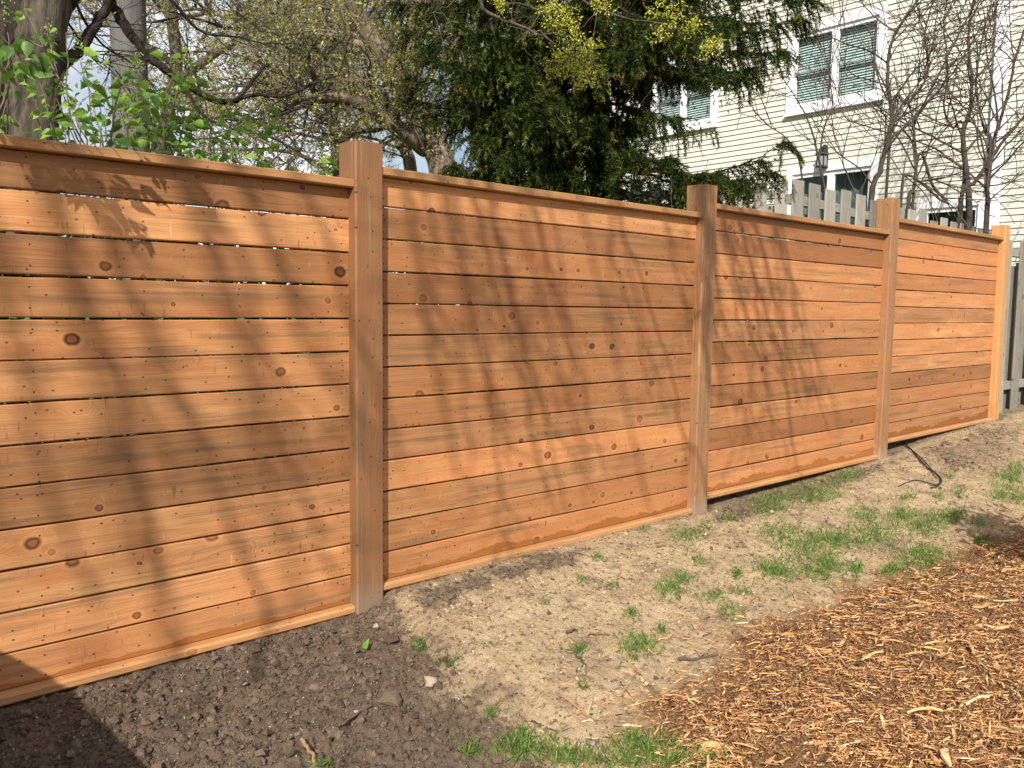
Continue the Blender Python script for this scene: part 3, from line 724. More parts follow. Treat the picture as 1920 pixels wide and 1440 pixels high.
for pts, r0, r1 in limbs:
    P = smooth_path([dep(x, y, D4 + z) for x, y, z in pts], 34, r0 * .10); tube(tm, P, np.linspace(r0, r1, 34), 9, rough=.05)
    for k in range(7):
        i = rn.randint(6, 33); D = norm(P[i] - P[i - 1]); a = rn.uniform(.4, 1.2)
        grow(out, P[i], norm(D * math.cos(a) + perp(D) * math.sin(a)), rn.uniform(.3, .8), rn.uniform(.003, .006), 1, 2, TW3)
tm.build('limb', M_BARK_D, t, True); put_branches(tw, out, [(.05, .04, .03)], .0013); tw.build('twigs', M_TWIG, t)
bd = MB(); Q, D = tips(out, 1, .35, 2); cluster(bd, Q, D, 3, .022, [(.28, .34, .05), (.34, .38, .07)], .008); bd.build('buds', M_LEAF, t)

# utility pole
pp = dep(243, 140, 8.6); t = thing('utility_pole', (pp[0], pp[1], .5), 'weathered grey wooden utility pole behind the lilac', 'utility pole')
mb = MB(); n = 24; zz = np.linspace(.5, 9.5, n); rr = np.linspace(.188, .150, n); sd_ = 20
an = np.arange(sd_) * 2 * math.pi / sd_
V = np.stack([pp[0] + rr[:, None] * np.cos(an), pp[1] + rr[:, None] * np.sin(an), np.repeat(zz[:, None], sd_, 1)], -1).reshape(-1, 3)
i = np.arange(n - 1)[:, None] * sd_; k = np.arange(sd_)[None]; k2 = (k + 1) % sd_
F = np.stack([i + k, i + k2, i + sd_ + k2, i + sd_ + k], -1).reshape(-1, 4)
U = np.stack([V[:, 2], np.tile(an * .18, n)], -1)
mb.add(V, F, (.5, .2, 0), U[F], np.full((len(F), 4, 2), 9.0)); mb.add(V[-sd_:], [list(range(sd_))], (.5, .2, 0)); mb.build('pole', M_POLE, t, True)
mb = MB(); box(mb, (pp[0] - 1.1, pp[1] - .19, 8.7), (pp[0] + 1.1, pp[1] - .29 + .2, 8.82), (.2, .19, .17)); mb.build('cross_arm', M_TWIG, t)

# ------------------------------------------------------------------ lilac leaning on the fence
lil = thing('lilac_bush', (.9, .5, .3), 'lilac bush with fresh heart-shaped green leaves over the first panel', 'bush')
st = MB(); lf = MB(); fl = MB()
CL = [(15, 70, .9, 8), (45, 25, .9, 9), (20, 150, .8, 9), (55, 155, .75, 12), (75, 165, .7, 8), (30, 105, .8, 8), (85, 60, .9, 8), (150, 120, .9, 12), (125, 70, 1, 8), (130, 215, .6, 12), (165, 160, .7, 14), (120, 245, .5, 12),
      (185, 190, .6, 16), (150, 235, .5, 12), (215, 150, .8, 12), (240, 140, .8, 14), (255, 175, .7, 12), (225, 215, .6, 14), (190, 250, .45, 12), (240, 250, .45, 12), (210, 275, .3, 7),
      (330, 125, .7, 12), (355, 115, .65, 10), (345, 150, .6, 16), (375, 165, .6, 14), (385, 195, .6, 14), (330, 190, .6, 14), (300, 165, .7, 10), (355, 225, .5, 16), (320, 240, .45, 14), (395, 235, .5, 16),
      (430, 215, .7, 14), (465, 222, .8, 14), (505, 215, .9, 12), (520, 205, .9, 8), (430, 255, .6, 14), (470, 250, .7, 10), (360, 270, .35, 14), (320, 265, .35, 12), (400, 280, .35, 14), (440, 285, .4, 10),
      (280, 220, .6, 10), (285, 265, .4, 10), (105, 190, .6, 8), (600, 310, .25, 10), (620, 300, .3, 8), (585, 318, .2, 6), (490, 290, .4, 8), (540, 300, .4, 6), (275, 190, .7, 10)]
stems = [smooth_path([A([x0, .45, .25]), A([x0 + dx * .3, .5, 1.2]), A([x0 + dx, .6, 2.2])], 12) for x0, dx in ((.55, .1), (.9, .15), (1.15, .2), (1.45, .3), (1.8, .2), (.75, -.15))]
for s in stems: tube(st, s, np.linspace(.014, .007, 12), 6, (.13, .10, .075))
q_all = []; d_all = []; anchors = np.concatenate(stems)
for cx, cy, Y, n in CL:
    c = onY(cx, cy, Y); j = np.argmin(np.linalg.norm(anchors[:, :] - (c - A([0, 0, .55])), axis=1)); a0 = anchors[j]
    P = smooth_path([a0, (a0 + c) / 2 + A([0, 0, -.05]) + rn.normal(0, .04, 3), c + A([0, 0, .02])], 10, .004); tube(st, P, np.linspace(.0055, .002, 10), 4, (.15, .11, .075))
    for k in range(int(n * 1.35)):
        i = rn.randint(5, 10); p = P[i] + rn.normal(0, .028, 3); D = norm(P[i] - P[i - 1]); pd = norm(perp(D) + D * .35 + A([0, 0, -.55]))
        q_all.append(p + pd * .02); d_all.append(pd)
Q = A(q_all); D = A(d_all); N = len(Q)
lc = A([(.18, .32, .045), (.13, .25, .036), (.24, .38, .055), (.32, .45, .08)])[rn.choice(4, N, p=[.35, .3, .22, .13])] * rn.uniform(.8, 1.15, (N, 1))
inst(lf, T_LEAF[0], T_LEAF[1], Q, frames(D, rn.normal(0, 1.0, N)), rn.uniform(.032, .072, N), lc)
# sprig reaching over to the near side of the fence, whose leaves shade the top boards
for cx, cy, tt, n in [(70, 322, .36, 3), (110, 325, .34, 5), (135, 340, .34, 6), (160, 345, .33, 3), (212, 338, .30, 4), (240, 352, .30, 5), (255, 335, .3, 2), (300, 345, .25, 2), (378, 350, .22, 4), (205, 400, .36, 4), (232, 412, .36, 5), (250, 425, .36, 2), (40, 300, .36, 3)]:
    n = int(n * 1.6)
    f0 = onY(cx, cy, 0.0); c = f0 - SUN * tt
    P = smooth_path([A([c[0] + .02, .40, c[2] - .35]), A([c[0], .1, c[2] + .08]), c], 10, .003); tube(st, P, np.linspace(.004, .0018, 10), 4, (.15, .11, .075))
    qq = c + rn.normal(0, .022, (n, 3)); dd = A([.25, -.3, -.75]) + rn.normal(0, .4, (n, 3))
    inst(lf, T_LEAF[0], T_LEAF[1], qq, frames(dd, rn.normal(0, .8, n)), rn.uniform(.045, .065, n), np.tile(A([.11, .21, .032]), (n, 1)))
for cx, cy, Y in [(10, 25, .9), (85, 60, .9), (150, 85, .9), (255, 122, .8), (262, 128, .8), (235, 200, .6), (140, 205, .6), (620, 285, .3), (600, 300, .3), (255, 235, .5)]:
    c = onY(cx, cy, Y); q = c + rn.normal(0, 1, (40, 3)) * A([.014, .014, .03]); cluster(fl, q, np.tile(A([0, 0, 1.0]), (40, 1)), 1, .014, [(.40, .46, .14), (.30, .40, .09)], .002)
st.build('stems', M_TWIG, lil); lf.build('leaves', M_LEAF, lil, True); fl.build('flower_buds', M_LEAF, lil)

# low tangle of leaves behind the boards, glimpsed only through the gaps
ub = MB(); N = 46000; X = rn.uniform(-1.2, 9.8, N); Y = rn.uniform(.25, 1.1, N); top_ = np.interp(X, [-1, 2, 4.4, 7, 10], [1.95, 2.0, 2.1, 2.2, 2.2]); Z = gbase(X) + rn.rand(N) ** .8 * (top_ - gbase(X))
inst(ub, T_LEAF[0], T_LEAF[1], np.stack([X, Y, Z], -1), frames(rn.normal(size=(N, 3))), rn.uniform(.05, .09, N), A([(.10, .16, .03), (.06, .10, .02), (.20, .15, .09), (.05, .04, .03)])[rn.choice(4, N, p=[.35, .25, .2, .2])])
o = ub.build('undergrowth', M_LEAF, None, True); tag(o, 'leafy undergrowth glimpsed through the gaps between the boards', 'undergrowth', kind='stuff')

# ------------------------------------------------------------------ spruce
DS = 8.7; sp = dep(1120, 330, DS); SX, SY = sp[0], sp[1]
spr = thing('spruce_tree', (SX, SY, .6), 'large dark spruce with drooping branches in front of the house', 'tree')
tm = MB(); P = A([[SX + .02 * math.sin(z), SY, z] for z in np.linspace(.6, 9.5, 30)]); tube(tm, P, np.linspace(.165, .03, 30), 14, rough=.05); tm.build('trunk', M_BARK_D, spr, True)
bm_ = MB(); nd = MB(); SPP = []; 
def spruce_branch(P0, P1, sag, dens=1.0, hang=1.0, upt=.12):
    L = np.linalg.norm(P1 - P0); n = max(8, int(L / .09)); s = np.linspace(0, 1, n)
    P = P0 + (P1 - P0) * s[:, None]; P[:, 2] += -sag * np.sin(s * math.pi * .9) + upt * s ** 6; P[1:] += rn.normal(0, .012, (n - 1, 3))
    tube(bm_, P, np.linspace(.006 + .008 * L, .003, n), 5, (.05, .038, .028)); SPP.append((P, L, dens, hang))
for z in np.arange(1.7, 8.6, .21):
    nb = 8 if z < 5.2 else 4
    for k in range(nb):
        az = rn.uniform(0, 6.283); L = (1.95 if z < 5 else 1.95 * (9.2 - z) / 4.2) * rn.uniform(.65, 1.1)
        dirv = A([math.cos(az), math.sin(az)]); lat = dirv @ A([RV[0], RV[1]])
        if lat > .3: L = min(L, .55 if 3.3 < z < 4.6 else 1.0)
        if z < 2.9: L *= .8
        e = A([SX + dirv[0] * L, SY + dirv[1] * L, z - .10 * L - rn.uniform(0, .25)])
        spruce_branch(A([SX, SY, z]), e, rn.uniform(.05, .18), 1.0 if z < 5.2 else .5)
for (x, y, d, z0, sag) in [(1528, 12, 7.6, 4.75, -.05), (1505, 45, 7.9, 4.7, .05), (1440, 60, 7.7, 4.55, .05), (1470, 110, 7.8, 4.35, .0), (1400, 150, 7.4, 4.2, .05), (1420, 130, 8.3, 4.25, .1), (1350, 120, 7.6, 4.2, .1),
                           (1310, 235, 7.3, 3.75, .0), (1400, 345, 7.4, 3.4, .1), (1470, 255, 7.5, 3.35, .35), (1440, 320, 7.7, 3.2, .2), (1330, 330, 7.2, 3.3, .1), (1260, 300, 7.4, 3.5, .1),(840, 230, 8.0, 3.9, .1), (800, 90, 7.9, 4.5, .1), (900, 120, 7.3, 4.3, .1), (950, 200, 7.2, 4.0, .1), (910, 300, 7.4, 3.5, .1), (1000, 330, 7.2, 3.3, .1), (1180, 320, 7.1, 3.3, .1), (1210, 340, 7.6, 3.2, .1),
                           (760, 60, 8.0, 4.6, .1), (735, 10, 8.3, 4.9, .05), (770, 150, 8.4, 4.3, .1), (860, 190, 7.6, 4.0, .1), (880, 260, 7.4, 3.7, .1), (850, 310, 7.8, 3.4, .1), (960, 280, 7.2, 3.6, .1), (1010, 200, 7.2, 4.0, .1), (1060, 330, 7.3, 3.2, .1), (940, 330, 7.8, 3.2, .05),
                           (1370, 30, 7.4, 4.8, .1), (1300, 60, 7.2, 4.6, .1), (1240, 30, 7.2, 4.8, .1), (900, 60, 7.3, 4.6, .1), (1000, 20, 7.2, 4.9, .1), (1180, 90, 7.1, 4.5, .1), (1100, 120, 7.0, 4.4, .1), (830, 120, 8.6, 4.5, .1)]:
    spruce_branch(A([SX, SY, z0]), dep(x, y, d), sag, 1.25, 1.15, .05)
QB = []; QD = []; QC = []
for P, L, dens, hang in SPP:
    n = len(P); seglen = L / (n - 1)
    m = int(L / .022 * dens)
    for k in range(m):
        s = rn.uniform(.22, 1.0); f = s * (n - 1); i = min(n - 2, int(f)); p = P[i] + (P[i + 1] - P[i]) * (f - i); out_ = norm(P[i + 1] - P[i])
        lat = norm(np.cross(out_, A([0, 0, 1.0]))) * (1 if rn.rand() < .5 else -1)
        l = rn.uniform(.10, .46) * (1.15 - .5 * s) * hang; d = norm(out_ * rn.uniform(.3, .9) + lat * rn.uniform(.3, .9) + A([0, 0, rn.uniform(-.35, .1)])); gv = rn.uniform(.05, .20)
        nn = max(5, int(l / .016)); pts = []
        for j in range(nn):
            d = norm(d + A([0, 0, -gv]) + rn.normal(0, .06, 3)); p = p + d * (l / nn); pts.append(p); QB.append(p); QD.append(d); QC.append((j / nn, s, p[2]))
QB = A(QB); QD = A(QD); QC = A(QC)
def thin(px0, px1, py0, py1, keep):                  # openings in the crown through which the house shows
    global QB, QD, QC
    d_ = QB - CAM; z_ = d_ @ WV; x_ = 960 + (d_ @ RV) / z_ * FPX; y_ = 720 - (d_ @ UV_) / z_ * FPX
    w_ = 10 * fbm(x_ * .03, y_ * .03, 2)
    ok_ = ~((x_ > px0 + w_) & (x_ < px1 + w_) & (y_ > py0 + w_) & (y_ < py1 + w_)) | (rn.rand(len(QB)) < keep)
    QB, QD, QC = QB[ok_], QD[ok_], QC[ok_]
thin(1282, 1352, 168, 245, .10); thin(1238, 1285, 150, 215, .35); thin(1172, 1240, 255, 330, .25); thin(1352, 1376, 170, 262, .2); thin(1092, 1148, 255, 372, .18)
thin(1395, 1450, 215, 300, .12); thin(1385, 1470, 0, 22, .2); thin(1158, 1262, 324, 380, .12); thin(955, 1000, 310, 350, .4); thin(800, 845, 130, 215, .3)
N = len(QB); REP = 5; print('needles', N)
q = np.repeat(QB, REP, 0); d = np.repeat(QD, REP, 0); cc = np.repeat(QC, REP, 0); M_ = len(q)
dr = d * .70 + rn.normal(0, .60, (M_, 3)); q = q + rn.normal(0, .004, (M_, 3))
base = np.where((rn.rand(M_) < .75)[:, None], A([[.024, .037, .008]]), A([[.060, .078, .015]]))
base = np.where(((cc[:, 0] > .8) & (rn.rand(M_) < .55))[:, None], A([[.13, .15, .03]]), base)
base = np.where(((cc[:, 0] > .86) & (np.repeat(rn.rand(N), REP) < .10))[:, None], A([[.17, .095, .045]]), base) * rn.uniform(.7, 1.25, (M_, 1))
inst(nd, A([(0, .11, 0), (0, -.11, 0), (1, 0, .02)]), A([(0, 1, 2)]), q, frames(dr, rn.uniform(0, 6.28, M_)), rn.uniform(.028, .054, M_), base)
bm_.build('branches', M_TWIG, spr); nd.build('needles', M_NEEDLE, spr)
hg = MB()
for k in range(140):
    x = rn.uniform(860, 1330); y = rn.uniform(60, 330); p0 = dep(x, y, rn.uniform(7.5, 8.8)); L = rn.uniform(.2, .6)
    P = [p0]; d = A([rn.normal(0, .3), rn.normal(0, .3), -1.0])
    for j in range(6): d = norm(d + rn.normal(0, .18, 3)); P.append(P[-1] + d * L / 6)
    tube(hg, P, np.linspace(.003, .0015, 7), 3, A([.10, .08, .06]) * rn.uniform(.6, 1.3), cap=False)
hg.build('dead_twigs', M_TWIG, spr)

# branch of yellow-green maple flowers hanging in front of the spruce, its tree stands beyond the frame's top
fb = thing('flowering_maple', (3.6, 4.4, .7), 'maple whose yellow-green flower sprays hang before the spruce at the top', 'tree')
tm = MB(); tw = MB(); bd = MB(); out = []
base = dep(905, 300, 9.8)
P = smooth_path([A([base[0], base[1], .7]), A([base[0] + .05, base[1], 3.0]), dep(925, -60, 9.5), dep(930, -260, 8.6)], 20, .01); tube(tm, P, np.linspace(.11, .06, 20), 9, rough=.04)
FB = [([(930, -260, 8.6), (905, -80, 7.2), (900, 0, 6.4), (925, 30, 6.2), (960, 45, 6.1), (1000, 58, 6.0), (1030, 75, 5.9), (1055, 95, 5.9)], .020, .005),
      ([(905, -80, 7.2), (940, 0, 6.4), (980, 8, 6.2), (1020, 25, 6.1), (1040, 40, 6.0)], .013, .004),
      ([(930, -260, 8.6), (1010, -120, 7.2), (1060, -30, 6.4), (1110, 10, 6.2), (1170, 32, 6.2), (1240, 45, 6.2), (1300, 60, 6.2)], .016, .004),
      ([(1000, 58, 6.0), (1020, 62, 6.0), (1050, 65, 6.0), (1070, 85, 5.95)], .007, .003),
      ([(980, 90, 6.0), (1000, 110, 6), (1010, 130, 6)], .004, .002), ([(1055, 95, 5.9), (1085, 110, 5.9), (1110, 100, 5.9)], .004, .002),
      ([(860, -60, 7), (850, 0, 6.5), (820, 20, 6.4), (790, 30, 6.3)], .006, .003)]
for pts, r0, r1 in FB:
    P = smooth_path([dep(*p) for p in pts], 22, .006); tube(tm, P, np.linspace(r0, r1, 22), 6, rough=.05)
    for k in range(5):
        i = rn.randint(8, 22); grow(out, P[i], norm(P[i] - P[i - 1] + perp(norm(P[i] - P[i - 1])) * .9), rn.uniform(.15, .4), .003, 1, 2, TW3)
tm.build('limb', M_BARK, fb, True); put_branches(tw, out, [(.12, .085, .065)], .0014); tw.build('twigs', M_TWIG, fb)
for x, y, r, n in [(1040, 20, 28, 60), (1060, 45, 26, 60), (1075, 70, 14, 24), (1085, 95, 28, 55), (1110, 90, 22, 45), (1060, 110, 26, 50), (1040, 125, 22, 40), (1075, 130, 18, 36), (1105, 130, 24, 50), (1090, 148, 16, 24), (1030, 10, 20, 30),
                   (940, 12, 12, 18), (935, 5, 12, 14), (1125, 5, 22, 30), (1145, 15, 14, 16), (1225, 25, 18, 24), (1235, 65, 18, 26), (1255, 40, 14, 18), (1290, 45, 16, 18), (1305, 50, 20, 28), (1330, 80, 18, 24), (1345, 85, 20, 28), (1325, 95, 14, 18), (1280, 10, 20, 20), (1250, 15, 16, 16)]:
    c = dep(x, y, 6.0); rr = r / FPX * 6.0
    q = c + rn.normal(0, rr * .5, (n, 3)); q = q[rn.rand(len(q)) < .95]
    cluster(bd, q, q - c + rn.normal(0, .01, q.shape), 5, .020, [(.62, .60, .07), (.50, .52, .06), (.70, .66, .12), (.40, .42, .055)], .012)
bd.build('flower_sprays', M_LEAF, fb)

# ------------------------------------------------------------------ bare shrubs in front of the house
def shrub(label, stems_, d0, nb, lens=(.6, 1.6)):
    b = dep(stems_[0][0][0][0], stems_[0][0][0][1], d0); b = A([b[0], b[1], .65])
    t = thing('bare_shrub', b, label, 'shrub', 'leafless shrubs in front of the house')
    tm = MB(); tw = MB(); out = []
    for pts, r0, r1 in stems_:
        PP = [dep(x, y, d0 + z) for x, y, z in pts]
        if r0 > .02: PP = [A([PP[0][0] * .8 + b[0] * .2, PP[0][1] * .8 + b[1] * .2, .6])] + PP
        r0 *= .80; r1 *= .9; P = smooth_path(PP, 30, r0 * .12); tube(tm, P, np.linspace(r0, r1, 30), 8, (.055, .044, .034), rough=.05)
        for k in range(max(4, int(nb * 1.75 * np.linalg.norm(P[-1] - P[0])))):
            i = rn.randint(8, 30); D = norm(P[i] - P[i - 1]); a = rn.uniform(.35, .9)
            d = norm(D * math.cos(a) + perp(D) * math.sin(a) + A([0, 0, .12]))
            grow(out, P[i], d, rn.uniform(*lens), max(.004, np.linspace(r0, r1, 30)[i] * .5), 1, 2, TS)
    tm.build('stems', M_TWIG, t, True); put_branches(tw, out, [(.055, .042, .033), (.075, .055, .043), (.12, .085, .065)], .0046, .35); tw.build('twigs', M_TWIG, t)
TS = dict(seg=[.1, .09, .08], wob=[.08, .10, .12], trop=[(0, 0, .012), (0, 0, .012), (0, 0, .01)], den=[4.5, 4.0], ang=(.5, 1.15), len=(.4, .7), rr=.6, taper=.4)
shrub('dark-stemmed bare shrub in front of the double window', [([(1632, 385, 0), (1650, 320, 0), (1668, 250, 0), (1672, 215, 0), (1664, 150, 0), (1668, 100, 0), (1680, 60, 0), (1720, 0, 0), (1740, -60, 0)], .048, .012),
      ([(1672, 225, 0), (1700, 195, -.1), (1730, 160, -.1), (1740, 120, -.1), (1735, 60, -.1), (1750, 0, -.1)], .026, .008), ([(1680, 60, 0), (1650, 40, .1), (1620, 10, .1), (1590, -30, .1)], .014, .005),
      ([(1664, 160, 0), (1630, 150, .2), (1600, 140, .2), (1580, 115, .2), (1565, 70, .2)], .012, .004), ([(1668, 250, 0), (1620, 235, -.2), (1585, 220, -.2), (1570, 180, -.2), (1555, 120, -.2)], .012, .004),
      ([(1640, 350, 0), (1610, 315, .2), (1575, 290, .3), (1545, 260, .3), (1520, 215, .3)], .014, .004)], 10.6, 2.6)
shrub('thin upright bare shrub beside the wall lantern', [([(1548, 360, 0), (1535, 300, 0), (1525, 255, 0), (1510, 215, 0), (1490, 180, 0), (1470, 150, 0)], .020, .005), ([(1535, 300, 0), (1545, 240, .1), (1560, 200, .1), (1555, 140, .1), (1545, 90, .1)], .016, .004),
      ([(1505, 340, .1), (1495, 290, .1), (1470, 255, .1), (1440, 235, .1), (1410, 205, .1)], .015, .004), ([(1605, 370, 0), (1590, 330, .1), (1580, 300, .1), (1590, 250, .1), (1605, 200, .1)], .014, .004), ([(1610, 370, 0), (1630, 320, 0), (1650, 270, 0)], .012, .004)], 10.0, 2.2, (.4, .9))
shrub('spreading bare shrub behind the low grey board tops', [([(1702, 392, 0), (1712, 360, 0), (1718, 310, 0), (1714, 260, 0), (1716, 225, 0), (1735, 190, 0), (1760, 140, 0), (1800, 60, 0), (1830, 0, 0)], .034, .010),
      ([(1690, 375, 0), (1700, 330, 0), (1730, 345, 0), (1760, 372, 0), (1780, 382, 0)], .022, .016), ([(1718, 310, 0), (1750, 350, .1), (1775, 378, .1)], .024, .02), ([(1714, 270, 0), (1690, 240, .1), (1665, 225, .1), (1640, 190, .1)], .014, .004)], 10.8, 1.9)
shrub('thick multi-stemmed bare shrub before the white downspout', [([(1815, 420, 0), (1815, 350, 0), (1808, 290, 0), (1806, 250, 0), (1820, 200, 0), (1822, 140, 0), (1815, 60, 0), (1830, -20, 0)], .058, .014),
      ([(1800, 390, 0), (1830, 340, 0), (1856, 300, 0), (1885, 260, -.1), (1915, 225, -.1), (1950, 180, -.1)], .040, .014), ([(1850, 425, .1), (1852, 350, .1), (1860, 290, .1), (1870, 240, .1), (1890, 180, .1), (1905, 100, .1), (1935, 20, .1)], .044, .014),
      ([(1856, 300, 0), (1848, 250, .1), (1838, 215, .1), (1830, 160, .1), (1840, 80, .1), (1860, 0, .1)], .026, .008), ([(1808, 270, 0), (1785, 240, 0), (1770, 200, 0), (1778, 130, 0), (1770, 50, 0), (1780, -20, 0)], .022, .007),
      ([(1840, 350, 0), (1880, 345, -.2), (1920, 335, -.2), (1950, 340, -.2)], .012, .005), ([(1850, 380, 0), (1885, 350, -.2), (1925, 320, -.2)], .011, .005), ([(1862, 290, .1), (1870, 220, 0), (1862, 160, 0), (1850, 100, 0), (1845, 20, 0)], .020, .006)], 10.9, 1.7)

# ------------------------------------------------------------------ leafless tree behind the camera whose shadow streaks the fence
sh = thing('shade_tree', (-9.6, -6.2, 0), 'tall leafless tree behind the camera shading the fence', 'tree')
tm = MB(); tw = MB()
def back(px, py, t): return onY(px, py, 0.0) - SUN * t
ST = [([(850, 240), (885, 370), (908, 450), (932, 560), (956, 650), (985, 740), (1005, 840), (1030, 930)], 4.6, .013, .008),
      ([(900, 240), (925, 400), (955, 540), (982, 650), (1010, 730), (1030, 830), (1060, 960)], 4.9, .014, .008),
      ([(960, 250), (985, 420), (1010, 540), (1040, 660), (1070, 760), (1100, 880)], 7, .018, .010),
      ([(760, 350), (790, 500), (800, 620), (818, 700), (835, 780), (860, 900)], 6.5, .022, .012),
      ([(1150, 330), (1165, 420), (1190, 540), (1215, 650), (1250, 780)], 6.5, .014, .008), ([(1235, 350), (1255, 450), (1280, 560), (1300, 660)], 6, .014, .008),
      ([(1080, 320), (1100, 430), (1130, 560), (1160, 700), (1190, 830), (1210, 930)], 7.5, .016, .01),
      ([(1300, 300), (1318, 420), (1328, 520), (1320, 640), (1330, 760)], 5.5, .026, .015),
      ([(1360, 300), (1385, 420), (1420, 530), (1450, 630), (1475, 720), (1490, 850)], 5.0, .020, .012), ([(1340, 300), (1372, 470), (1400, 600), (1430, 700), (1450, 800)], 5.6, .022, .012),
      ([(1400, 330), (1425, 450), (1455, 560), (1475, 640), (1500, 760)], 6.6, .022, .012), ([(1440, 350), (1470, 470), (1490, 570), (1510, 640)], 5.4, .012, .007)]
def streaks(n, x0, x1, ylo, yhi, ln, slope, t, r):
    for k in range(n):
        x = rn.uniform(x0, x1); y = rn.uniform(ylo, yhi); L = rn.uniform(*ln); sl = rn.uniform(*slope); tt = rn.uniform(*t); rr = rn.uniform(*r)
        ST.append(([(x + sl * L * f + rn.normal(0, 6), y + L * f) for f in np.linspace(0, 1, 7)], tt, rr, rr * .6))
ST = [(p_, t_ * .62, a_ * .85, b_ * .85) for p_, t_, a_, b_ in ST]
streaks(4, -60, 560, 240, 420, (500, 950), (.26, .42), (5.5, 7.0), (.020, .030))
streaks(13, -200, 580, 240, 460, (350, 900), (.26, .44), (3.4, 4.8), (.011, .021))
streaks(15, 740, 1180, 280, 420, (250, 600), (.16, .30), (2.7, 3.7), (.006, .012))
streaks(7, 1290, 1335, 300, 380, (200, 420), (.05, .12), (2.8, 3.8), (.009, .015))
streaks(13, 1340, 1450, 320, 420, (220, 460), (.16, .30), (2.7, 3.7), (.007, .013))
out = []
top = A([-5.6, -6.0, 10.8])
for pts, t, r0, r1 in ST:
    PP = [back(x, y, t) for x, y in pts]; d = PP[0] - PP[1]; PP = [PP[0] + d * .8 + A([0, 0, .3])] + PP
    P = smooth_path(PP, 30, .008); tube(tm, P, np.linspace(r0, r1, 30), 7)
    L = smooth_path([top + A([0, 0, rn.uniform(-.6, .5)]), (top + PP[0]) / 2 + A([0, 0, .8]), PP[0]], 14, .02); tube(tm, L, np.linspace(r0 * 1.5, r0, 14), 7)
    for k in range(2):
        i = rn.randint(4, 30); D = norm(P[i] - P[i - 1]); grow(out, P[i], norm(D + perp(D) * .45), rn.uniform(.3, .8), r0 * .5, 1, 2, TW3)
P = smooth_path([A([-9.6, -6.2, -.05]), A([-9.5, -6.2, 5]), A([-9.0, -6.1, 9.5]), A([-7.6, -6.0, 10.8]), top], 24, .02); tube(tm, P, np.linspace(.28, .12, 24), 12)
tm.build('trunk', M_BARK, sh, True); put_branches(tw, out, [(.1, .08, .06)], .004); tw.build('twigs', M_TWIG, sh)

# invented leafy tree right of the view, added to shade the mulch edge
yt = thing('shadow_caster_tree', (4.62, -2.62, .1), 'added unseen leafy tree that shades the mulch at the right edge', 'tree')
tm = MB(); tube(tm, smooth_path([A([4.62, -2.62, .0]), A([4.60, -2.6, .8]), A([4.56, -2.56, 1.5])], 14, .004), np.linspace(.016, .007, 14), 7); tm.build('trunk', M_BARK, yt, True)
lf = MB(); N = 900; q = A([4.56, -2.56, 1.50]) + rn.normal(0, 1, (N, 3)) * A([.13, .13, .14])
inst(lf, T_LEAF[0], T_LEAF[1], q, frames(rn.normal(size=(N, 3)) + A([0, 0, -.3])), rn.uniform(.05, .08, N), A([[.11, .20, .035]]) * rn.uniform(.7, 1.2, (N, 1))); lf.build('crown', M_LEAF, yt, True)

# ------------------------------------------------------------------ things on the ground
def gs(px, py, up=.0):
    p = at_ground(px, py); p[2] += up; return p
# thin black hose, doubled back on itself
hz = thing('hose', gs(1740, 880), 'thin black hose bent double on the bare soil by the last panel', 'hose')
mb = MB()
tube(mb, smooth_path([gs(1693, 832, .012), gs(1712, 850, .012), gs(1735, 876, .014), gs(1757, 894, .014), gs(1763, 906, .014), gs(1752, 912, .014), gs(1720, 903, .012), gs(1700, 908, .012), gs(1684, 914, .006)], 40), .0052, 8, (.02, .02, .02))
tube(mb, smooth_path([gs(1694, 834, .020), gs(1725, 862, .022), gs(1749, 888, .024), gs(1762, 900, .026), gs(1765, 909, .020), gs(1755, 916, .014), gs(1745, 917, .012)], 40), .005, 8, (.025, .025, .025))
mb.build('tubing', M_RUBBER, hz, True)
# sticks
STK = [([(635, 1366), (662, 1348), (697, 1326)], .006, (.12, .085, .06), 'dark twig lying on the loose dark soil'), ([(566, 1392), (580, 1415), (594, 1442)], .008, (.30, .19, .10), 'brown bark stick at the bottom edge on dark soil'),
       ([(1064, 1036), (1090, 1040), (1122, 1056)], .005, (.20, .16, .12), 'grey twig on sand below the second panel'), ([(1232, 1028), (1250, 1027), (1268, 1032)], .005, (.14, .08, .05), 'small brown twig by grass tuft under the second post'),
       ([(1272, 1238), (1300, 1240), (1345, 1232)], .007, (.10, .075, .06), 'dark stick pointing into the mulch edge'), ([(1192, 1198), (1212, 1216), (1230, 1232)], .005, (.42, .30, .17), 'pale stick in the tuft of grass on the sand'),
       ([(1105, 1190), (1140, 1192), (1170, 1194)], .004, (.20, .11, .06), 'thin reddish twig above the grass tuft'), ([(1048, 1287), (1080, 1286), (1110, 1283)], .006, (.40, .23, .11), 'straight tan splinter lying on sand'),
       ([(1060, 1312), (1085, 1332), (1105, 1350)], .006, (.36, .20, .10), 'tan splinter below the straight one'), ([(996, 1355), (1015, 1364), (1045, 1376)], .005, (.07, .05, .04), 'black twig near the bottom grass'),
       ([(1080, 1232), (1092, 1244), (1100, 1256)], .006, (.09, .065, .05), 'short dark root on the sand'), ([(1062, 1190), (1072, 1186), (1084, 1184)], .006, (.10, .08, .06), 'short dark bark curl on the sand'),
       ([(1175, 1246), (1190, 1258), (1204, 1268)], .004, (.32, .18, .09), 'fine tan sliver before the mulch'), ([(1238, 1380), (1242, 1360), (1236, 1340)], .004, (.10, .07, .05), 'upright black twig beside the bottom grass'),
       ([(1020, 1418), (1060, 1424), (1100, 1426)], .005, (.16, .12, .09), 'long twig crossing the bottom grass'), ([(1190, 1420), (1220, 1427), (1250, 1431)], .004, (.45, .34, .22), 'pale straw on the bottom grass')]
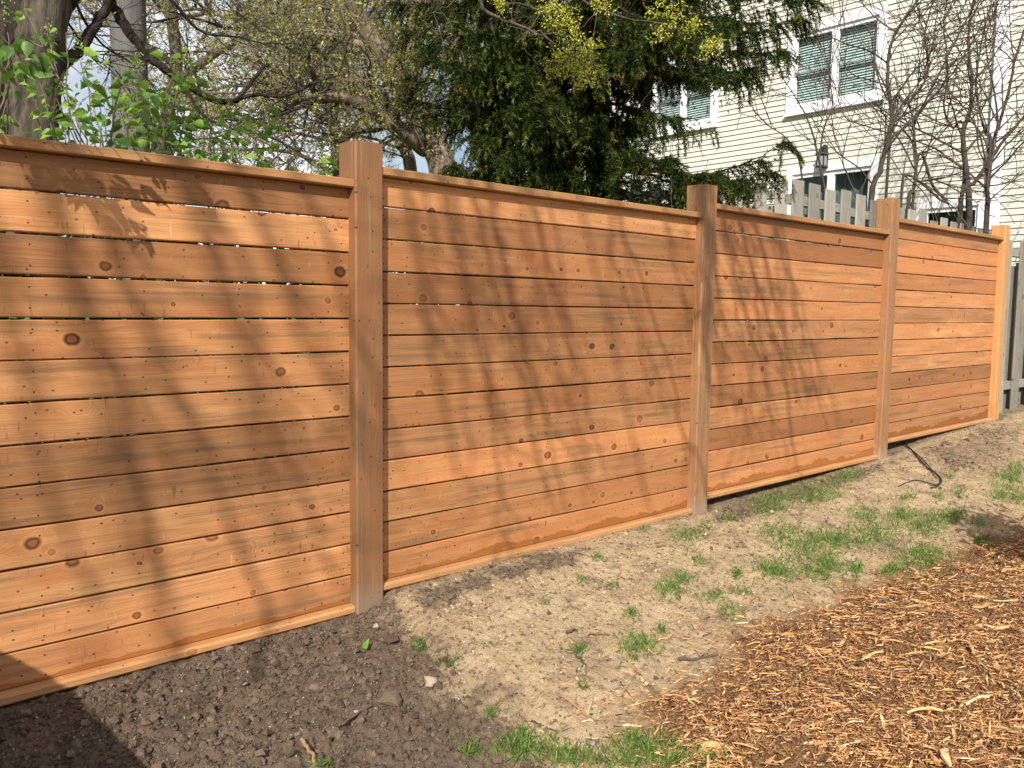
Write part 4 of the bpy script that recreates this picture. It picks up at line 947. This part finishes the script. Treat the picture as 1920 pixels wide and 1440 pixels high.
for pts, r, col, lab in STK:
    c = gs(*pts[len(pts) // 2], .0)
    t = MB(); tube(t, smooth_path([gs(x, y, r + .003) for x, y in pts], 14, r * .35), np.linspace(r, r * .55, 14), 7, col, rough=.12)
    o = t.build('stick', M_CHIP, None, True); tag(o, lab, 'stick', 'sticks scattered over the bank')
# stones
def lump(seed, r, flat=.6, n=2):
    import bmesh
    b = bmesh.new(); bmesh.ops.create_icosphere(b, subdivisions=n, radius=1.0); V = A([v.co[:] for v in b.verts]); F = A([[v.index for v in f.verts] for f in b.faces]); b.free()
    rr = np.random.RandomState(seed); ax = rr.normal(size=(5, 3))
    for a in ax: V *= (1 + .20 * np.sin(V @ a * 2.6 + rr.uniform(0, 6)))[:, None]
    V[:, 2] *= flat; return V * r, F
for k, (x, y, r, col, lab) in enumerate([(808, 1282, .026, (.36, .28, .20), 'pale flat clod lying where dark soil meets sand'), (1505, 1222, .022, (.46, .24, .17), 'pinkish stone half buried in the mulch'), (452, 1285, .016, (.33, .27, .21), 'light stone among the dark clods'), (705, 1176, .014, (.34, .27, .19), 'small pale stone near the foot of the first post'),
                                       (665, 1336, .010, (.36, .31, .24), 'tiny pale pebble beside the dark twig'), (1330, 1275, .010, (.42, .36, .28), 'little grey pebble in thin mulch'), (858, 1312, .011, (.40, .34, .28), 'white pebble at the sand edge'), (1108, 1395, .012, (.24, .21, .18), 'grey pebble above the bottom grass'), (1090, 1390, .010, (.22, .20, .18), 'smaller grey pebble above the bottom grass')]):
    V, F = lump(k, r); p = gs(x, y); mb = MB(); mb.add(V + p + A([0, 0, r * .25]), F, col); o = mb.build('stone', M_CLOD, None, True); tag(o, lab, 'stone', 'loose stones')
p = gs(687, 1219, .03); mb = MB(); inst(mb, T_LEAF[0], T_LEAF[1], A([p - A([.01, 0, .02])]), frames(A([[.3, -.2, .8]]), A([1.2])), A([.042]), A([[.16, .36, .04]])); o = mb.build('fallen_leaf', M_LEAF, None, True); tag(o, 'single bright green leaf on the dark soil', 'leaf')

def in_view(P, m=.06):
    d = P - CAM; z = d @ WV; x = (d @ RV) / z * FPX; y = (d @ UV_) / z * FPX
    return (z > .2) & (np.abs(x) < 960 * (1 + m * 5)) & (np.abs(y) < 720 * (1 + m * 5))
def gzd(X, Y):
    dk, ml_ = soil_masks(X, Y)
    h = (.016 + .012 * (1 - dk)) * fbm(X * 3.2, Y * 3.2, 3) + dk * (.022 * fbm(X * 26, Y * 26, 4, .6) + .030 * (np.abs(fbm(X * 11 + 3, Y * 11, 4, .55)) - .3)) + (1 - dk) * .0055 * fbm(X * 26, Y * 26, 4, .6) + ml_ * .012 * fbm(X * 26, Y * 26, 4, .6)
    return gz(X, Y) + h * (1 - .6 * sst(-.12, -.03, Y)), dk, ml_
# soil clods and grit
X = rn.uniform(.2, 9.5, 260000); Y = -rn.beta(1, 1.6, 260000) * 2.3 - .06; Z, dk, ml_ = gzd(X, Y)
keep = in_view(np.stack([X, Y, Z], -1)) & (rn.rand(260000) < np.clip(dk * .42 + .18, 0, 1) * (1 - ml_ * .9) * np.where(dk < .45, .45 + 1.3 * sst(-.15, .4, fbm(X * 5 + 7, Y * 5, 4)), 1) * np.clip(3.0 / np.hypot(X, Y + 3.2), .25, 1.2))
X, Y, Z, dk = X[keep], Y[keep], Z[keep], dk[keep]; N = len(X); mb = MB()
for k in range(6):
    s = slice(k, None, 6); n = len(X[s]); V, F = lump(40 + k, 1.0, .62, 1); V = V * (1 + .22 * np.random.RandomState(k).normal(size=(len(V), 1)))
    r = np.clip(rn.lognormal(-5.7, .62, n), .0018, .022) * np.where(dk[s] > .5, 1, .7) * np.where((rn.rand(n) < .05) & (dk[s] > .6), rn.uniform(1.4, 2.3, n), 1)
    base = np.where((dk[s] > .45)[:, None], A([[.128, .091, .062]]), np.where((rn.rand(n) < .52)[:, None], A([[.135, .096, .06]]), A([[.42, .32, .20]]))) * rn.uniform(.6, 1.35, (n, 1))
    base = np.where(((rn.rand(n) < .06) & (r < .0045))[:, None], A([[.36, .30, .22]]), base)
    inst(mb, V, F, np.stack([X[s], Y[s], Z[s] + r * .25], -1), frames(rn.normal(size=(n, 3)) + A([0, 0, .1])), r, base)
o = mb.build('soil_clods', M_CLOD, None, False); tag(o, 'crumbled dark clods and grit over the bank', 'soil', kind='stuff')
# mulch
NM = 380000
X = rn.uniform(1.5, 9.5, NM); Y = rn.uniform(-4.2, -.7, NM)
pdm = poly_dist(P_MULCH, X, Y) + .20 * fbm(X * 4, Y * 4, 4)
patch = 1 - .8 * sst(.12, .34, fbm(X * 2.6 + 31, Y * 2.6, 4) + .25 * fbm(X * 12, Y * 12, 3))
pr_ = patch * np.where(pdm < -.12, .9, np.where(pdm < .6, .55 * np.exp(-np.clip(pdm + .12, 0, 1) * 6), 0)) * np.clip(2.6 / np.hypot(X, Y + 3.2), .3, 1)
Z, dk, ml_ = gzd(X, Y); keep = in_view(np.stack([X, Y, Z], -1), .07) & (rn.rand(NM) < pr_)
X, Y, Z, pdm = X[keep], Y[keep], Z[keep], pdm[keep]; N = len(X)
cs = np.linspace(0, 1, 4) - .5; mb = MB()
colset = A([(.67, .39, .165), (.55, .28, .108), (.40, .178, .066), (.20, .092, .040), (.72, .51, .28), (.08, .045, .027), (.40, .24, .12)])
for k in range(8):
    s = slice(k, None, 8); n = len(X[s]); bend = rn.uniform(-.16, .16); tw_ = rn.uniform(-.5, .5); V = []
    for c_ in cs:
        w = .5 * (1 - .75 * (abs(c_) * 2) ** 2.2); off = bend * (.25 - c_ * c_) * 4 * .35; a_ = tw_ * c_
        for yy, z_ in ((-w, -.5), (w, -.5), (w, .5), (-w, .5)): V.append((c_, yy * math.cos(a_) * .1 + off, (z_ * .05 + yy * math.sin(a_) * .1) + .05 * math.sin(c_ * 4 + k)))
    F = [(i * 4 + j, i * 4 + (j + 1) % 4, i * 4 + 4 + (j + 1) % 4, i * 4 + 4 + j) for i in range(3) for j in range(4)] + [(3, 2, 1, 0), (12, 13, 14, 15)]
    L = np.clip(rn.lognormal(-4.02, .64, n), .007, .14); wd = np.clip(rn.lognormal(0, .5, n) * np.clip(.035 / L, .4, 2.0), .2, 2.4); D = np.stack([rn.normal(size=n), rn.normal(size=n), rn.normal(0, .20, n)], -1)
    big_ = rn.rand(n) < .0015; L = np.where(big_, rn.uniform(.05, .12, n), L); wd = np.where(big_, rn.uniform(1.6, 3.2, n), wd); D[:, 0] += np.sign(D[:, 0]) * .35
    c = colset[rn.choice(7, n, p=[.20, .23, .18, .14, .07, .08, .10])] * rn.uniform(.75, 1.2, (n, 1))
    lift = np.where(pdm[s] < -.1, rn.uniform(.002, .030, n), .004)
    inst(mb, V, F, np.stack([X[s], Y[s], Z[s] + lift], -1), frames(D, rn.normal(0, .5, n)), np.stack([L, L * wd, L * rn.uniform(.6, 1.6, n)], -1), c)
o = mb.build('mulch', M_CHIP, None, False); tag(o, 'shredded orange-brown wood mulch spread below the bank', 'mulch', kind='stuff')
# grass
GP = [(1445, 940, 42, 24, 420), (1530, 925, 45, 20, 420), (1580, 893, 18, 9, 130), (1605, 890, 14, 7, 60), (1285, 1005, 28, 18, 200), (1367, 973, 12, 8, 50), (1460, 1000, 40, 20, 160), (1510, 1030, 40, 24, 260), (1567, 1012, 40, 18, 320), (1453, 1072, 30, 16, 220), (1547, 1065, 40, 18, 320), (1605, 1072, 10, 12, 80),
      (1645, 1005, 40, 24, 320), (1620, 960, 25, 14, 120), (1690, 968, 26, 10, 200), (1735, 985, 28, 22, 280), (1780, 970, 28, 16, 240), (1730, 1045, 44, 20, 380), (1667, 1070, 14, 9, 90), (1840, 1015, 14, 10, 90), (1840, 980, 12, 8, 40), (1255, 1110, 26, 20, 150), (1280, 1085, 20, 10, 80), (1382, 1078, 9, 8, 60), (1340, 1115, 20, 10, 60), (1395, 1110, 20, 12, 50), (1370, 1150, 24, 12, 70),
      (1185, 1152, 9, 7, 40), (1120, 1050, 8, 5, 20), (1195, 1215, 30, 18, 200), (1240, 1180, 9, 8, 30), (1085, 1220, 14, 9, 60), (1095, 1295, 8, 6, 20), (975, 1405, 40, 22, 420), (1060, 1420, 50, 16, 360), (1200, 1400, 60, 24, 420), (1290, 1420, 60, 20, 340), (1230, 1432, 75, 16, 260), (1140, 1430, 60, 14, 140), (785, 1217, 11, 8, 60), (840, 1250, 9, 7, 30), (920, 1340, 9, 6, 40), (880, 1410, 16, 9, 70),
      (1890, 900, 26, 16, 220), (1905, 880, 20, 14, 140), (1880, 930, 24, 12, 140), (1915, 935, 20, 14, 120), (1780, 895, 10, 6, 30), (1800, 925, 10, 6, 30), (1760, 935, 10, 6, 30), (1700, 930, 14, 6, 50), (1020, 1130, 8, 5, 14), (1090, 1090, 12, 6, 20), (1150, 1100, 10, 6, 14), (1310, 1050, 12, 8, 40), (1210, 990, 8, 4, 24), (1330, 985, 14, 6, 50), (600, 1440, 14, 5, 40)]
bx = []
GP = [(a_, b_, c_ * 1.15, d_ * 1.15, int(e_ * (1.9 if (a_ > 1400 and b_ < 1100) else 1.2 if b_ < 1300 else 1))) for a_, b_, c_, d_, e_ in GP]
for cx, cy, rx, ry, n in GP:
    n = int(n * 2.0); a_ = rn.normal(0, .55, (n, 2))
    for u_, v_ in a_:
        if cy + v_ * ry > 1475: continue
        bx.append(at_ground(cx + u_ * rx, cy + v_ * ry)[:2])
for _ in range(2600):
    px_, py_ = rn.uniform(1270, 1920), rn.uniform(880, 1130)
    q_ = at_ground(px_, py_)
    if fbm(A(q_[0] * 3.1), A(q_[1] * 3.1), 3) > .08 and py_ > 1080 - (px_ - 1300) * .42: bx.append(q_[:2])
bx = A(bx); X, Y = bx[:, 0], bx[:, 1]; ok = Y < -.07; X, Y = X[ok], Y[ok]; Z, dk, ml_ = gzd(X, Y); N = len(X)
D = np.stack([rn.normal(0, .5, N), rn.normal(0, .5, N), np.full(N, .7)], -1)
gt = A([(0, .5, 0), (0, -.5, 0), (.4, .42, .05), (.4, -.42, .05), (.75, .28, .0), (.75, -.28, 0), (1, 0, -.14)]); gt[:, 1] *= .075
gcol = A([(.105, .20, .030), (.135, .24, .040), (.18, .27, .05), (.07, .135, .025), (.30, .27, .12)])[rn.choice(5, N, p=[.30, .30, .18, .14, .08])] * rn.uniform(.7, 1.2, (N, 1))
mb = MB(); inst(mb, gt, A([(0, 1, 3, 2), (2, 3, 5, 4), (4, 5, 6, 6)])[:2], np.stack([X, Y, Z - .002], -1), frames(D, rn.uniform(0, 6.28, N)), np.clip(rn.lognormal(-3.5, .42, N), .010, .075), gcol)
inst(mb, gt, A([(4, 5, 6)]), np.stack([X, Y, Z - .002], -1), frames(D, np.zeros(N)), np.full(N, 1e-5), gcol)
o = mb.build('grass', M_GRASS, None, False); tag(o, 'thin tufts of young green grass on the bank', 'grass', kind='stuff')
